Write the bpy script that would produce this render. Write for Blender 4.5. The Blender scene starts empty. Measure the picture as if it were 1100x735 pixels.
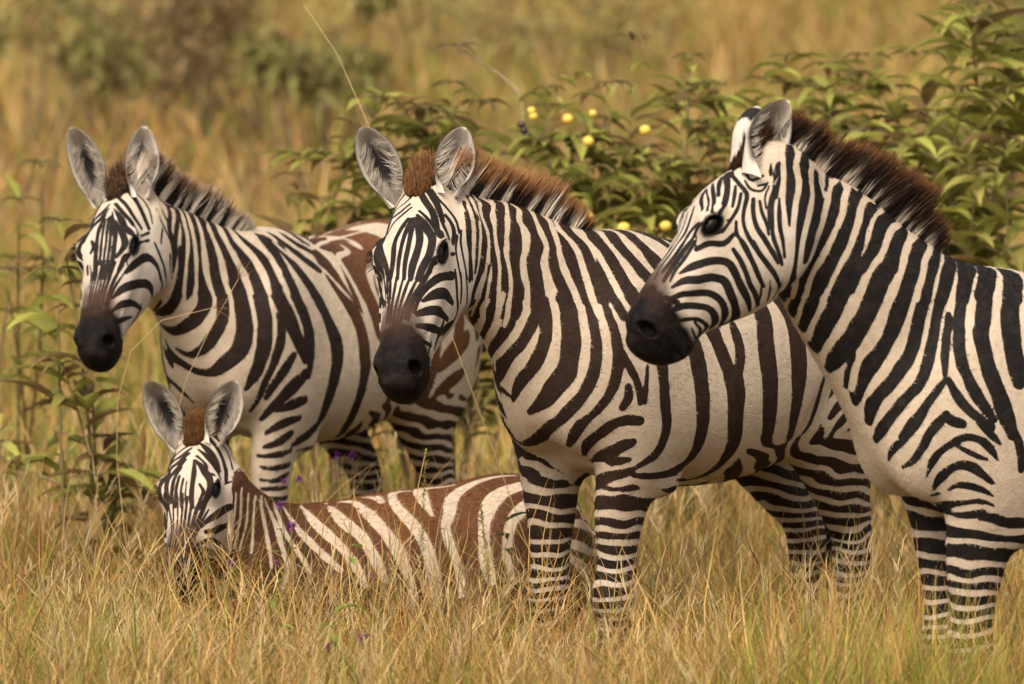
import bpy, bmesh, math, random, time
import numpy as np
from mathutils import Vector, Matrix

C = bpy.context.scene.collection
T0 = time.time()

# ------------------------------------------------------------------ camera, sky, sun, exposure
scene = bpy.context.scene
CAM_H = 2.2
cam_d = bpy.data.cameras.new('camera')
cam = bpy.data.objects.new('camera', cam_d)
C.objects.link(cam)
cam.location = (0, 0, CAM_H)
cam.rotation_euler = (math.radians(90 - 4.425), 0, 0)
cam_d.sensor_width = 36
cam_d.lens = 230.7
cam_d.clip_start = 0.5
cam_d.clip_end = 2000
cam_d.dof.use_dof = True
cam_d.dof.focus_distance = 14.75
cam_d.dof.aperture_fstop = 5.6
scene.camera = cam

SUN_EL, SUN_AZ = 52.0, 205.0      # azimuth measured from +Y (view direction) clockwise
world = bpy.data.worlds.new('World')
scene.world = world
world.use_nodes = True
wn, wl = world.node_tree.nodes, world.node_tree.links
wn.clear()
sky = wn.new('ShaderNodeTexSky')
sky.sky_type = 'NISHITA'
sky.sun_disc = False
sky.sun_elevation = math.radians(SUN_EL)
sky.sun_rotation = math.radians(SUN_AZ)
sky.air_density = 1.0
sky.dust_density = 5.0
sky.ozone_density = 0.6
hsv = wn.new('ShaderNodeHueSaturation')
hsv.inputs['Saturation'].default_value = 0.35
tint = wn.new('ShaderNodeMix'); tint.data_type = 'RGBA'; tint.blend_type = 'MULTIPLY'
tint.inputs[0].default_value = 1.0
tint.inputs[7].default_value = (1.0, 0.95, 0.88, 1)
bg = wn.new('ShaderNodeBackground')
bg.inputs['Strength'].default_value = 0.15
wo = wn.new('ShaderNodeOutputWorld')
wl.new(sky.outputs[0], hsv.inputs['Color'])
wl.new(hsv.outputs[0], tint.inputs[6])
wl.new(tint.outputs[2], bg.inputs['Color'])
wl.new(bg.outputs[0], wo.inputs['Surface'])

sun_d = bpy.data.lights.new('sun', 'SUN')
sun_d.energy = 1.25
sun_d.angle = math.radians(24)
sun_d.color = (1.0, 0.90, 0.76)
sun = bpy.data.objects.new('sun', sun_d)
C.objects.link(sun)
az = math.radians(SUN_AZ); el = math.radians(SUN_EL)
to_sun = Vector((math.sin(az) * math.cos(el), math.cos(az) * math.cos(el), math.sin(el)))
sun.rotation_euler = to_sun.to_track_quat('Z', 'Y').to_euler()
sun.location = (0, 0, 30)

scene.view_settings.view_transform = 'Standard'
scene.view_settings.look = 'None'
scene.view_settings.exposure = 0.85
scene.view_settings.gamma = 1.0
scene.render.engine = 'CYCLES'
scene.cycles.use_denoising = True
scene.cycles.max_bounces = 6
scene.cycles.transparent_max_bounces = 8


def tag(o, label=None, cat=None, group=None, kind=None):
    if label: o['label'] = label
    if cat: o['category'] = cat
    if group: o['group'] = group
    if kind: o['kind'] = kind
    return o


# ------------------------------------------------------------------ numpy helpers
def unit(v):
    v = np.asarray(v, float)
    return v / np.maximum(np.linalg.norm(v, axis=-1, keepdims=True), 1e-9)


def catmull(A, n):
    """resample rows of A (k,d) at n points, centripetal-free uniform Catmull-Rom on chord length"""
    A = np.asarray(A, float)
    k = len(A)
    L = np.concatenate([[0], np.cumsum(np.maximum(np.linalg.norm(np.diff(A[:, :3], axis=0), axis=1), 1e-4))])
    m = np.gradient(A, L, axis=0) if k > 2 else np.repeat((A[1:] - A[:1]) / (L[1] - L[0]), 2, axis=0)
    s = np.linspace(0, L[-1], n)
    i = np.clip(np.searchsorted(L, s, side='right') - 1, 0, k - 2)
    h = (L[i + 1] - L[i])[:, None]
    u = ((s - L[i]) / h[:, 0])[:, None]
    return ((2*u**3 - 3*u**2 + 1) * A[i] + (u**3 - 2*u**2 + u) * h * m[i]
            + (-2*u**3 + 3*u**2) * A[i+1] + (u**3 - u**2) * h * m[i+1])


def vnoise(P, seed=0):
    """smooth value noise in 3-D, numpy, about -1..1"""
    P = np.asarray(P, float)
    I = np.floor(P).astype(np.int64)
    F = P - I
    F = F * F * (3 - 2 * F)
    def h(ix, iy, iz):
        n = (ix * 374761393 + iy * 668265263 + iz * 2147483647 + seed * 1274126177) & 0xffffffff
        n = ((n ^ (n >> 13)) * 1274126177) & 0xffffffff
        n = (n ^ (n >> 16)) & 0xffff
        return n / 32767.5 - 1
    r = 0
    for dx in (0, 1):
        wx = F[:, 0] if dx else 1 - F[:, 0]
        for dy in (0, 1):
            wy = F[:, 1] if dy else 1 - F[:, 1]
            for dz in (0, 1):
                wz = F[:, 2] if dz else 1 - F[:, 2]
                r = r + wx * wy * wz * h(I[:, 0] + dx, I[:, 1] + dy, I[:, 2] + dz)
    return r


# ------------------------------------------------------------------ solid modelling: lofted tubes and ellipsoids blended into one skin
class Tube:
    """stations: rows (x,y,z, half-width, half-height up, half-height down, ventral taper)"""
    def __init__(self, st, up0, up1=None, n=None, k=0.04, e=2.2, cap=(0.5, 0.5), ups=None):
        st = np.asarray(st, float)
        if st.shape[1] == 5:
            st = np.concatenate([st, st[:, 4:5], np.zeros((len(st), 1))], 1)
        elif st.shape[1] == 6:
            st = np.concatenate([st, np.zeros((len(st), 1))], 1)
        ln = np.linalg.norm(np.diff(st[:, :3], axis=0), axis=1).sum()
        n = n or max(6, int(ln / 0.022))
        if ups is not None:
            st = np.concatenate([st, np.asarray(ups, float)], 1)
        R = catmull(st, n)
        self.c = R[:, :3]
        self.a, self.bu, self.bd, self.tp = (R[:, j] for j in (3, 4, 5, 6))
        self.T = unit(np.gradient(self.c, axis=0))
        if ups is not None:
            U = R[:, 7:10]
        else:
            w = np.linspace(0, 1, n)[:, None]
            up1 = up0 if up1 is None else up1
            U = unit(up0) * (1 - w) + unit(up1) * w
        U = unit(U - (U * self.T).sum(1, keepdims=True) * self.T)
        self.U = U
        self.R = np.cross(U, self.T)          # lateral, to the animal's left when T points forward
        self.k, self.e, self.cap = k, e, cap
        self.n = n
        self.rmax = max(self.a.max(), self.bu.max(), self.bd.max())
        self.lo = self.c.min(0) - self.rmax - 0.12
        self.hi = self.c.max(0) + self.rmax + 0.12

    def _d(self, P, C, Rv, U, a, bu, bd, tp, ax=None, ra=None):
        q = P - C
        x = (q * Rv).sum(1)
        y = (q * U).sum(1)
        b = np.where(y > 0, bu, bd)
        v = np.clip(y / b, -1, 1)
        aa = a * (1 + tp * v)
        kk = (np.abs(x) / aa) ** self.e + (np.abs(y) / b) ** self.e
        r2 = x * x + y * y
        if ax is not None:
            kk = kk + (np.abs(ax) / ra) ** self.e
            r2 = r2 + ax * ax
        kk = np.maximum(kk, 1e-9) ** (1 / self.e)
        r = np.sqrt(r2)
        rad = np.where(kk > 1e-3, r / np.maximum(kk, 1e-6), np.minimum(a, bu))
        return r - np.clip(rad, 0.004, 2)

    def __call__(self, P):
        out = np.full(len(P), 1.0)
        m = ((P > self.lo) & (P < self.hi)).all(1)
        if not m.any():
            return out
        idx = np.where(m)[0]
        Q = P[idx]
        best = np.full(len(Q), 1.0)
        lim = self.rmax + 0.12
        dots = None
        for i in range(self.n):
            di = ((Q - self.c[i]) * self.T[i]).sum(1)
            if i == 0:
                s = np.where((di < 0) & (di > -0.4))[0]
                if len(s):
                    r0 = self.cap[0] * min(self.a[0], self.bu[0])
                    d = self._d(Q[s] - di[s, None] * self.T[0], self.c[0], self.R[0], self.U[0],
                                self.a[0], self.bu[0], self.bd[0], self.tp[0], di[s], r0)
                    best[s] = np.minimum(best[s], d)
            else:
                s = np.where((prev >= 0) & (di < 0))[0]
                if len(s):
                    dd = ((Q[s] - self.c[i]) ** 2).sum(1)
                    s = s[dd < lim * lim * 1.3]
                if len(s):
                    t = (prev[s] / (prev[s] - di[s]))
                    L = lambda A: A[i-1] * (1 - t) + A[i] * t
                    L3 = lambda A: A[i-1] * (1 - t[:, None]) + A[i] * t[:, None]
                    d = self._d(Q[s], L3(self.c), L3(self.R), L3(self.U), L(self.a), L(self.bu), L(self.bd), L(self.tp))
                    best[s] = np.minimum(best[s], d)
            prev = di
        s = np.where((prev >= 0) & (prev < 0.4))[0]
        if len(s):
            r0 = self.cap[1] * min(self.a[-1], self.bu[-1])
            d = self._d(Q[s] - prev[s, None] * self.T[-1], self.c[-1], self.R[-1], self.U[-1],
                        self.a[-1], self.bu[-1], self.bd[-1], self.tp[-1], prev[s], r0)
            best[s] = np.minimum(best[s], d)
        out[idx] = best
        return out

    def param(self, P):
        """(station index as float, lateral x, dorsal y) of points"""
        D = ((P[:, None, :] - self.c[None, ::1]) ** 2).sum(2) if len(P) * self.n < 3e7 else None
        if D is None:
            i = np.concatenate([((p[:, None, :] - self.c[None]) ** 2).sum(2).argmin(1) for p in np.array_split(P, 20)])
        else:
            i = D.argmin(1)
        ax = ((P - self.c[i]) * self.T[i]).sum(1)
        st = np.linalg.norm(self.c[-1] - self.c[0]) / (self.n - 1)
        q = P - self.c[i]
        return i + ax / max(st, 1e-6), (q * self.R[i]).sum(1), (q * self.U[i]).sum(1)


class Ell:
    def __init__(self, c, r, fwd=(1, 0, 0), up=(0, 0, 1), k=0.04, cut=False):
        self.c = np.asarray(c, float)
        self.r = np.asarray(r, float)
        f = unit(fwd)
        u = unit(np.asarray(up, float) - np.dot(up, f) * f)
        self.M = np.stack([f, np.cross(u, f), u])
        self.k, self.cut = k, cut
        self.rm = self.r.max() + 0.12

    def __call__(self, P):
        out = np.full(len(P), 1.0)
        q = P - self.c
        m = np.where((np.abs(q) < self.rm).all(1))[0]
        if len(m):
            x = q[m] @ self.M.T
            k0 = np.sqrt(((x / self.r) ** 2).sum(1))
            k1 = np.sqrt(((x / self.r ** 2) ** 2).sum(1))
            out[m] = k0 * (k0 - 1) / np.maximum(k1, 1e-6)
        return out


def field(prims, P):
    d = None
    for p in prims:
        e = p(P)
        if d is None:
            d = e
        elif getattr(p, 'cut', False):
            k = p.k
            h = np.maximum(k - np.abs(d + e), 0) / k
            d = np.maximum(d, -e) + h * h * k * 0.25
        else:
            k = p.k
            h = np.maximum(k - np.abs(d - e), 0) / k
            d = np.minimum(d, e) - h * h * k * 0.25
    return d


def skin(prims, lo, hi, h=0.012):
    """surface nets on a sparse grid"""
    B = 4
    lo = np.asarray(lo, float)
    nb = np.ceil((np.asarray(hi) - lo) / (h * B)).astype(int)
    H = h * B
    g = np.stack(np.meshgrid(*[np.arange(n + 1) for n in nb], indexing='ij'), -1).reshape(-1, 3)
    dc = field(prims, lo + g * H).reshape(nb + 1)
    n = nb * B + 1
    corners = np.stack([dc[i:i + nb[0], j:j + nb[1], k:k + nb[2]] for i in (0, 1) for j in (0, 1) for k in (0, 1)], -1)
    act = (np.abs(corners).min(-1) < H * 1.3) | (corners.min(-1) * corners.max(-1) < 0)
    V = np.ones(n)
    ins = np.where(corners.max(-1) < 0)
    # default sign from the coarse grid
    S = np.repeat(np.repeat(np.repeat(np.where(corners.mean(-1) < 0, -1.0, 1.0), B, 0), B, 1), B, 2)
    V[:-1, :-1, :-1] = S
    bi = np.argwhere(act)
    o = np.stack(np.meshgrid(*[np.arange(B + 1)] * 3, indexing='ij'), -1).reshape(-1, 3)
    need = np.zeros(n, bool)
    gi = (bi[:, None, :] * B + o[None]).reshape(-1, 3)
    need[gi[:, 0], gi[:, 1], gi[:, 2]] = True
    gi = np.argwhere(need)
    V[gi[:, 0], gi[:, 1], gi[:, 2]] = field(prims, lo + gi * h)
    neg = V < 0
    cnt = sum(neg[i:n[0]-1+i, j:n[1]-1+j, k:n[2]-1+k].astype(np.int8) for i in (0, 1) for j in (0, 1) for k in (0, 1))
    cells = np.argwhere((cnt > 0) & (cnt < 8))
    vid = np.full(n - 1, -1, np.int64)
    vid[cells[:, 0], cells[:, 1], cells[:, 2]] = np.arange(len(cells))
    acc = np.zeros((len(cells), 3)); w = np.zeros(len(cells))
    cor = [(i, j, k) for i in (0, 1) for j in (0, 1) for k in (0, 1)]
    vals = np.stack([V[cells[:, 0]+i, cells[:, 1]+j, cells[:, 2]+k] for i, j, k in cor], 1)
    for a in range(8):
        for b in range(a + 1, 8):
            if sum(abs(cor[a][t] - cor[b][t]) for t in range(3)) != 1: continue
            va, vb = vals[:, a], vals[:, b]
            m = (va < 0) != (vb < 0)
            t = np.clip(va[m] / (va[m] - vb[m]), 0, 1)[:, None]
            acc[m] += np.array(cor[a]) * (1 - t) + np.array(cor[b]) * t
            w[m] += 1
    verts = lo + (cells + acc / w[:, None]) * h
    quads = []
    for ax in range(3):
        u, v = (ax + 1) % 3, (ax + 2) % 3
        sl0 = [slice(1, -1)] * 3; sl1 = [slice(1, -1)] * 3
        sl0[ax] = slice(0, -1); sl1[ax] = slice(1, None)
        A, Bm = neg[tuple(sl0)], neg[tuple(sl1)]
        for flip, mk in ((False, A & ~Bm), (True, ~A & Bm)):
            e = np.argwhere(mk)
            if not len(e): continue
            e = e + np.array([0 if t == ax else 1 for t in range(3)])
            du = np.zeros(3, int); du[u] = 1
            dv = np.zeros(3, int); dv[v] = 1
            q = [e - du - dv, e - dv, e, e - du]
            q = np.stack([vid[c[:, 0], c[:, 1], c[:, 2]] for c in q], 1)
            quads.append(q[:, ::-1] if flip else q)
    return verts, np.concatenate(quads)


def project(prims, V, it=2, mx=0.006):
    e = 0.0015
    for _ in range(it):
        d = field(prims, V)
        g = np.stack([field(prims, V + np.eye(3)[j] * e) - d for j in range(3)], 1) / e
        gg = np.maximum((g * g).sum(1), 0.09)
        st = g * (d / gg)[:, None]
        ln = np.linalg.norm(st, axis=1)
        V = V - st * np.minimum(1, mx / np.maximum(ln, 1e-9))[:, None]
    return V


def edges_of(F):
    nv = F.shape[1]
    a = F.reshape(-1)
    b = np.roll(F, -1, 1).reshape(-1)
    lo_, hi_ = np.minimum(a, b), np.maximum(a, b)
    key = lo_ * 100000000 + hi_
    uk, inv = np.unique(key, return_inverse=True)
    return np.stack([uk // 100000000, uk % 100000000], 1), inv.reshape(-1, nv)


def relax(V, F, it=1, lam=0.5):
    E, _ = edges_of(F)
    for _ in range(it):
        s = np.zeros_like(V); c = np.zeros(len(V))
        for j in range(3):
            s[:, j] = np.bincount(E[:, 0], V[E[:, 1], j], len(V)) + np.bincount(E[:, 1], V[E[:, 0], j], len(V))
        c = np.bincount(E[:, 0], minlength=len(V)) + np.bincount(E[:, 1], minlength=len(V))
        V = V * (1 - lam) + lam * s / np.maximum(c, 1)[:, None]
    return V


def subdivide(V, F, sel=None):
    """linear split of quads; unselected neighbours become n-gons so that nothing cracks"""
    E, FE = edges_of(F)
    if sel is None: sel = np.ones(len(F), bool)
    used = np.zeros(len(E), bool)
    used[FE[sel].reshape(-1)] = True
    eid = np.full(len(E), -1); eid[used] = len(V) + np.arange(used.sum())
    em = (V[E[used, 0]] + V[E[used, 1]]) / 2
    Fs = F[sel]; FEs = FE[sel]
    fid = len(V) + used.sum() + np.arange(len(Fs))
    V2 = np.concatenate([V, em, V[Fs].mean(1)])
    Q = []
    for j in range(4):
        Q.append(np.stack([Fs[:, j], eid[FEs[:, j]], fid, eid[FEs[:, j-1]]], 1))
    Q = np.concatenate(Q)
    rest = ~sel
    touch = rest & used[FE].any(1)
    plain = F[rest & ~touch]
    ng = []
    for f, fe in zip(F[touch], FE[touch]):
        p = []
        for j in range(4):
            p.append(int(f[j]))
            if eid[fe[j]] >= 0: p.append(int(eid[fe[j]]))
        ng.append(p)
    return V2, Q, plain, ng


def mesh_np(name, V, faces, attrs=None, smooth=True):
    """faces: list of (n,k) arrays and/or lists of index lists"""
    loops, starts, tot = [], [], 0
    for f in faces:
        if isinstance(f, np.ndarray):
            if not len(f): continue
            loops.append(f.reshape(-1).astype(np.int32))
            starts.append(tot + np.arange(len(f)) * f.shape[1]); tot += f.size
        else:
            for p in f:
                loops.append(np.array(p, np.int32)); starts.append(np.array([tot])); tot += len(p)
    loops = np.concatenate(loops); starts = np.concatenate(starts).astype(np.int32)
    me = bpy.data.meshes.new(name)
    me.vertices.add(len(V)); me.vertices.foreach_set('co', np.asarray(V, np.float32).reshape(-1))
    me.loops.add(len(loops)); me.loops.foreach_set('vertex_index', loops)
    me.polygons.add(len(starts)); me.polygons.foreach_set('loop_start', starts)
    me.polygons.foreach_set('use_smooth', np.full(len(starts), smooth))
    for an, av in (attrs or {}).items():
        av = np.asarray(av, np.float32)
        if av.ndim == 2:
            if av.shape[1] == 3: av = np.concatenate([av, np.ones((len(av), 1), np.float32)], 1)
            at = me.attributes.new(an, 'FLOAT_COLOR', 'POINT'); at.data.foreach_set('color', av.reshape(-1))
        else:
            at = me.attributes.new(an, 'FLOAT', 'POINT'); at.data.foreach_set('value', av)
    me.update(calc_edges=True)
    return me

# ------------------------------------------------------------------ zebra anatomy (unit animal: x forward, y left, z up, withers at 1.30)
TRUNK = [(-0.735, 0, 0.985, 0.10, 0.13, 0.14, -.05),
         (-0.66, 0, 0.995, 0.19, 0.225, 0.22, 0.0),
         (-0.52, 0, 1.00, 0.238, 0.275, 0.265, 0.0),
         (-0.32, 0, 0.985, 0.258, 0.275, 0.270, -.03),
         (-0.08, 0, 0.965, 0.272, 0.283, 0.298, -.06),
         (0.12, 0, 0.968, 0.255, 0.303, 0.288, -.12),
         (0.28, 0, 0.985, 0.213, 0.300, 0.265, -.12),
         (0.40, 0, 0.99, 0.172, 0.25, 0.235, -.05),
         (0.48, 0, 0.985, 0.125, 0.15, 0.16, 0.0)]

HEAD = [  # along face, dorsal line, ventral line, half width, ventral taper
    (-0.035, -0.014, -0.15, 0.062, 0.0),
    (0.03, 0.002, -0.195, 0.079, -.02),
    (0.10, 0.012, -0.224, 0.089, -.03),
    (0.17, 0.014, -0.232, 0.090, -.02),
    (0.24, 0.008, -0.216, 0.083, .02),
    (0.31, 0.001, -0.186, 0.067, .05),
    (0.38, -0.004, -0.157, 0.055, .05),
    (0.44, -0.008, -0.146, 0.050, .03),
    (0.485, -0.018, -0.140, 0.046, .06),
    (0.51, -0.035, -0.130, 0.039, .06)]


def leg_front(x, s, dx=0.0, dy=0.0):
    y = s * 0.108
    return [Tube([(x - .03, s * .125, .88, .062, .125), (x - .012, s * .122, .76, .062, .098), (x + .005 + dx * .2, y + dy * .2, .63, .051, .070),
                  (x + .012 + dx * .45, y + dy * .5, .50, .042, .050), (x + .020 + dx * .6, y + dy * .6, .43, .051, .053), (x + .012 + dx * .7, y + dy * .7, .37, .037, .039),
                  (x + .008 + dx * .85, y + dy * .85, .26, .030, .034), (x + .008 + dx * .95, y + dy * .95, .16, .037, .040), (x + .035 + dx, y + dy, .10, .034, .036)],
                 (1, 0, 0), k=0.05, e=2.1),
            Tube([(x + .03 + dx, y + dy, .10, .036, .040), (x + .05 + dx, y + dy, .045, .050, .055), (x + .06 + dx, y + dy, .0, .056, .064)], (1, 0, 0), k=0.01)]


def leg_hind(x, s, dx=0.0, dy=0.0):
    y = s * 0.125
    return [Tube([(x + .16, s * .165, 1.0, .085, .20), (x + .15, s * .17, .86, .085, .185), (x + .10 + dx * .1, s * .155 + dy * .2, .74, .072, .135),
                  (x + .03 + dx * .3, s * .14 + dy * .4, .62, .052, .085), (x - .035 + dx * .5, y + dy * .5, .53, .042, .062), (x - .05 + dx * .6, y + dy * .6, .47, .043, .056),
                  (x - .035 + dx * .7, y + dy * .7, .38, .033, .041), (x - .02 + dx * .85, y + dy * .85, .26, .031, .036), (x - .01 + dx * .95, y + dy * .95, .16, .037, .041), (x + .02 + dx, y + dy, .10, .034, .036)],
                 (1, 0, 0), k=0.06, e=2.1),
            Tube([(x + .015 + dx, y + dy, .10, .036, .040), (x + .035 + dx, y + dy, .045, .048, .053), (x + .045 + dx, y + dy, .0, .052, .060)], (1, 0, 0), k=0.01)]


class Anatomy:
    pass


def anatomy(p):
    A = Anatomy()
    dz = p.get('drop', 0.0)
    T = np.array(TRUNK, float)
    T[:, 2] -= dz
    fat = p.get('fat', 1.0)
    T[:, 3] *= fat
    for i, v in p.get('trunk_dy', {}).items(): T[int(i), 1] += v
    for i, v in p.get('trunk_dz', {}).items(): T[int(i), 2] += v
    A.trunk = Tube(T, (0, 0, 1), k=0.05, e=2.15, cap=(.6, .75))
    hs = p.get('head_size', 1.0)
    H0, d, n = np.array(p['poll'], float), unit(p['face']), np.array(p['dorsal'], float)
    n = unit(n - np.dot(n, d) * d)
    lat = np.cross(n, d)
    A.H0, A.d, A.n, A.l, A.hs = H0, d, n, lat, hs
    A.hf = p.get('head_fat', 1.0)
    hf = p.get('head_fat', 1.0)
    hp = lambda t, y, z: H0 + hs * d * t + hf * (lat * y + n * z)
    A.hp = hp
    st = [tuple(hp(t, 0, (do + ve) / 2)) + (a * hf, (do - ve) / 2 * hf, (do - ve) / 2 * hf, tp) for t, do, ve, a, tp in HEAD]
    A.head = Tube(st, n, k=0.055, e=2.35, cap=(.9, .8), n=44)
    nk = np.array([tuple(r[:3]) + (r[3], r[4], r[5], 0.0) for r in p['neck']], float)
    ups = np.array([r[6:9] for r in p['neck']], float)
    A.neck = Tube(nk, None, k=0.09, e=2.1, cap=(.3, .5), ups=ups, n=34)
    pr = [A.trunk, A.neck, A.head]
    # shoulders, breast, haunches
    for s in (-1, 1):
        pr.append(Ell((.33, s * .145, .95 - dz), (.14, .07, .22), (0.95, 0, -.3), k=.08))
        pr.append(Ell((.45, s * .075, .90 - dz), (.09, .07, .12), k=.06))
        pr.append(Ell((-.50, s * .16, .95 - dz), (.20, .10, .27), (.9, 0, -.3), k=.08))
        pr.append(Ell((.245, s * .150, .715 - dz), (.05, .030, .045), k=.03))                   # elbow
        pr.append(Ell((-.255, s * .262, .80 - dz), (.05, .03, .13), (.9, 0, .35), k=.06, cut=True))    # flank hollow
        pr.append(Ell((-.42, s * .215, 1.12 - dz), (.05, .03, .05), k=.05))                     # point of hip
    A.legs = []
    for kind, x, s, dx, dy in p.get('legs', []):
        L = leg_front(x, s, dx, dy) if kind == 'f' else leg_hind(x, s, dx, dy)
        for q in L: q.a = q.a * p.get('leg_fat', 1.0); q.bu = q.bu * p.get('leg_fat', 1.0); q.bd = q.bd * p.get('leg_fat', 1.0)
        A.legs.append((kind, s, L[0]))
        pr += L
    for st, k in p.get('folded', []):
        pr.append(Tube(st, (0, 0, 1), k=k, e=2.1))
    # head details
    E = lambda c, r, k, cut=False: Ell(hp(*c), np.array(r) * np.array([hs, hf, hf]), d, n, k=k * hs, cut=cut)
    for s in (-1, 1):
        pr.append(E((.190, s * .061, -.027), (.044, .024, .034), .03))          # orbit
        pr.append(E((.178, s * .074, -.016), (.036, .012, .011), .02))          # brow
        pr.append(E((.13, s * .062, -.150), (.095, .034, .070), .04))           # cheek muscle
        pr.append(E((.27, s * .056, -.062), (.08, .010, .012), .03))            # facial crest
        pr.append(E((.474, s * .037, -.054), (.036, .018, .032), .025))         # nostril wing
    pr.append(E((.470, 0, -.126), (.042, .033, .028), .03))                     # chin and lower lip
    pr.append(E((.500, 0, -.084), (.042, .034, .044), .03))                     # upper lip
    for s in (-1, 1):
        pr.append(E((.196, s * .080, -.021), (.025, .015, .0145), .008, True))   # eye socket
        pr.append(E((.494, s * .043, -.050), (.015, .015, .020), .008, True))   # nostril
        pr.append(E((.497, s * .056, -.114), (.050, .012, .004), .008, True))   # mouth line
    A.prims = pr
    pts = np.concatenate([t.c for t in pr if isinstance(t, Tube)])
    A.lo = pts.min(0) - .33
    A.hi = pts.max(0) + .33
    A.lo[2] = -0.03
    A.tailbase = np.array([-.735, 0, 1.12 - dz])
    return A


def ear_mesh(root, e, g, L, W, base=.52, nu=26, nv=22):
    """a cupped leaf: root point, direction e, opening g -> verts, quads, (u, v, inside) per vertex"""
    e = unit(e); g = unit(np.asarray(g, float) - np.dot(g, e) * e); s = np.cross(e, g)
    u = np.linspace(0, 1, nu); v = np.linspace(-1, 1, nv)
    prof = np.interp(u, [0, .12, .3, .5, .7, .85, .94, .98, 1], [base, base + .1 * (1 - base) * 2, max(.86, base), 1.0, .92, .68, .42, .22, .05])
    prof = np.convolve(np.pad(prof, 1, mode='edge'), [.25, .5, .25], 'valid')
    span = np.interp(u, [0, .15, .4, .75, 1], [2.75, 2.3, 1.65, 1.25, .9])
    V, U = [], []
    for side in (0, 1):
        th = 0.0 if side == 0 else 0.0055
        for i in range(nu):
            half = prof[i] * W / 2
            r = half / math.sin(min(span[i], math.pi / 2))
            for j in range(nv):
                ph = v[j] * span[i]
                rr = max(r - th * min(1, (1 - abs(v[j])) * 6) * min(1, (1 - u[i]) * 8), .001)
                sh = r * (.3 if span[i] > 1.6 else .3)
                lean = -.02 * math.sin(u[i] * 3.1) * L / .16
                p = root + e * (u[i] * L) + s * rr * math.sin(ph) - g * (rr * math.cos(ph) - sh - lean)
                V.append(p); U.append((u[i], v[j], side))
    q = []
    def idx(sd, i, j): return sd * nu * nv + i * nv + j
    for i in range(nu - 1):
        for j in range(nv - 1):
            q.append((idx(0, i, j), idx(0, i + 1, j), idx(0, i + 1, j + 1), idx(0, i, j + 1)))
            q.append((idx(1, i, j), idx(1, i, j + 1), idx(1, i + 1, j + 1), idx(1, i + 1, j)))
        for j in (0, nv - 1):
            a = (idx(0, i, j), idx(1, i, j), idx(1, i + 1, j), idx(0, i + 1, j))
            q.append(a if j == 0 else a[::-1])
    for j in range(nv - 1):
        q.append((idx(0, nu - 1, j), idx(1, nu - 1, j), idx(1, nu - 1, j + 1), idx(0, nu - 1, j + 1)))
    return np.array(V), np.array(q), np.array(U)


def seg_dist(P, A, B):
    ab = B - A
    t = np.clip(((P - A) @ ab) / max(ab @ ab, 1e-12), 0, 1)
    q = P - (A + t[:, None] * ab)
    return np.sqrt((q * q).sum(1)), t


def stroke_field(P, strokes, sd, gate=None):
    """strokes: list of arrays (k,4) x,y,z,half-width -> signed distance to the nearest black stripe"""
    from numpy import maximum, minimum
    order = np.argsort(P[:, 0]); xs = P[order, 0]
    for S in strokes:
        S = np.asarray(S, float)
        if len(S) > 2:
            S = catmull(S, max(6, int(len(S) * 2.5)))
        for i in range(len(S) - 1):
            a, b = S[i], S[i + 1]
            m = max(a[3], b[3]) + .022
            i0, i1 = np.searchsorted(xs, [min(a[0], b[0]) - m, max(a[0], b[0]) + m])
            c = order[i0:i1]
            if not len(c): continue
            Q = P[c]
            k = ((Q[:, 1] > min(a[1], b[1]) - m) & (Q[:, 1] < max(a[1], b[1]) + m)
                 & (Q[:, 2] > min(a[2], b[2]) - m) & (Q[:, 2] < max(a[2], b[2]) + m))
            c = c[k]
            if gate is not None: c = c[gate[c]]
            if not len(c): continue
            d, t = seg_dist(P[c], a[:3], b[:3])
            sd[c] = minimum(sd[c], d - (a[3] * (1 - t) + b[3] * t))
    return sd


def taubin(V, F, w, it):
    """smooth without shrinking, weighted per vertex"""
    E, _ = edges_of(F)
    c = np.maximum(np.bincount(E[:, 0], minlength=len(V)) + np.bincount(E[:, 1], minlength=len(V)), 1)[:, None]
    for i in range(it * 2):
        lam = .6 if i % 2 == 0 else -.615
        s = np.stack([np.bincount(E[:, 0], V[E[:, 1], j], len(V)) + np.bincount(E[:, 1], V[E[:, 0], j], len(V)) for j in range(3)], 1)
        V = V + (lam * w)[:, None] * (s / c - V)
    return V


def head_coords(A, P):
    q = P - A.H0
    return q @ A.d / A.hs, q @ A.l / A.hf, q @ A.n / A.hf


def build_body(p, fine=True):
    """one continuous skin; returns verts, face lists, anatomy"""
    A = anatomy(p)
    V, F = skin(A.prims, A.lo, A.hi, 0.0125)
    V = relax(V, F, 1, .4)
    V = project(A.prims, V, 1)
    t, y, z = head_coords(A, V)
    hd = np.clip((t + .03) / .07, 0, 1) * (np.abs(y) < .2) * (z > -.35)
    leg = np.clip((.80 - p.get('drop', 0) * 9 - V[:, 2]) / .15, 0, 1)
    V = taubin(V, F, (1 - hd) * (1 - .8 * leg), 14)
    V = relax(V, F, 1, .3)
    V, F, _, _ = subdivide(V, F)
    t, y, z = head_coords(A, V)
    hd = (t > .03) & (np.abs(y) < .2) & (z > -.32)
    E, _ = edges_of(F)
    V = taubin(V, F, np.where(hd, 0.0, 1.0), 2)
    V[hd] = project(A.prims, V[hd], 1, .004)
    faces = [F]
    if fine:
        t, y, z = head_coords(A, V[F].mean(1))
        sel = (t > -.06) & (t < .62) & (z > -.29) & (z < .06) & (np.abs(y) < .14)
        n0 = len(V)
        V, Q, plain, ng = subdivide(V, F, sel)
        V[n0:] = project(A.prims, V[n0:], 1, .003)
        faces = [Q, plain, ng]
    return V, faces, A

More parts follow.
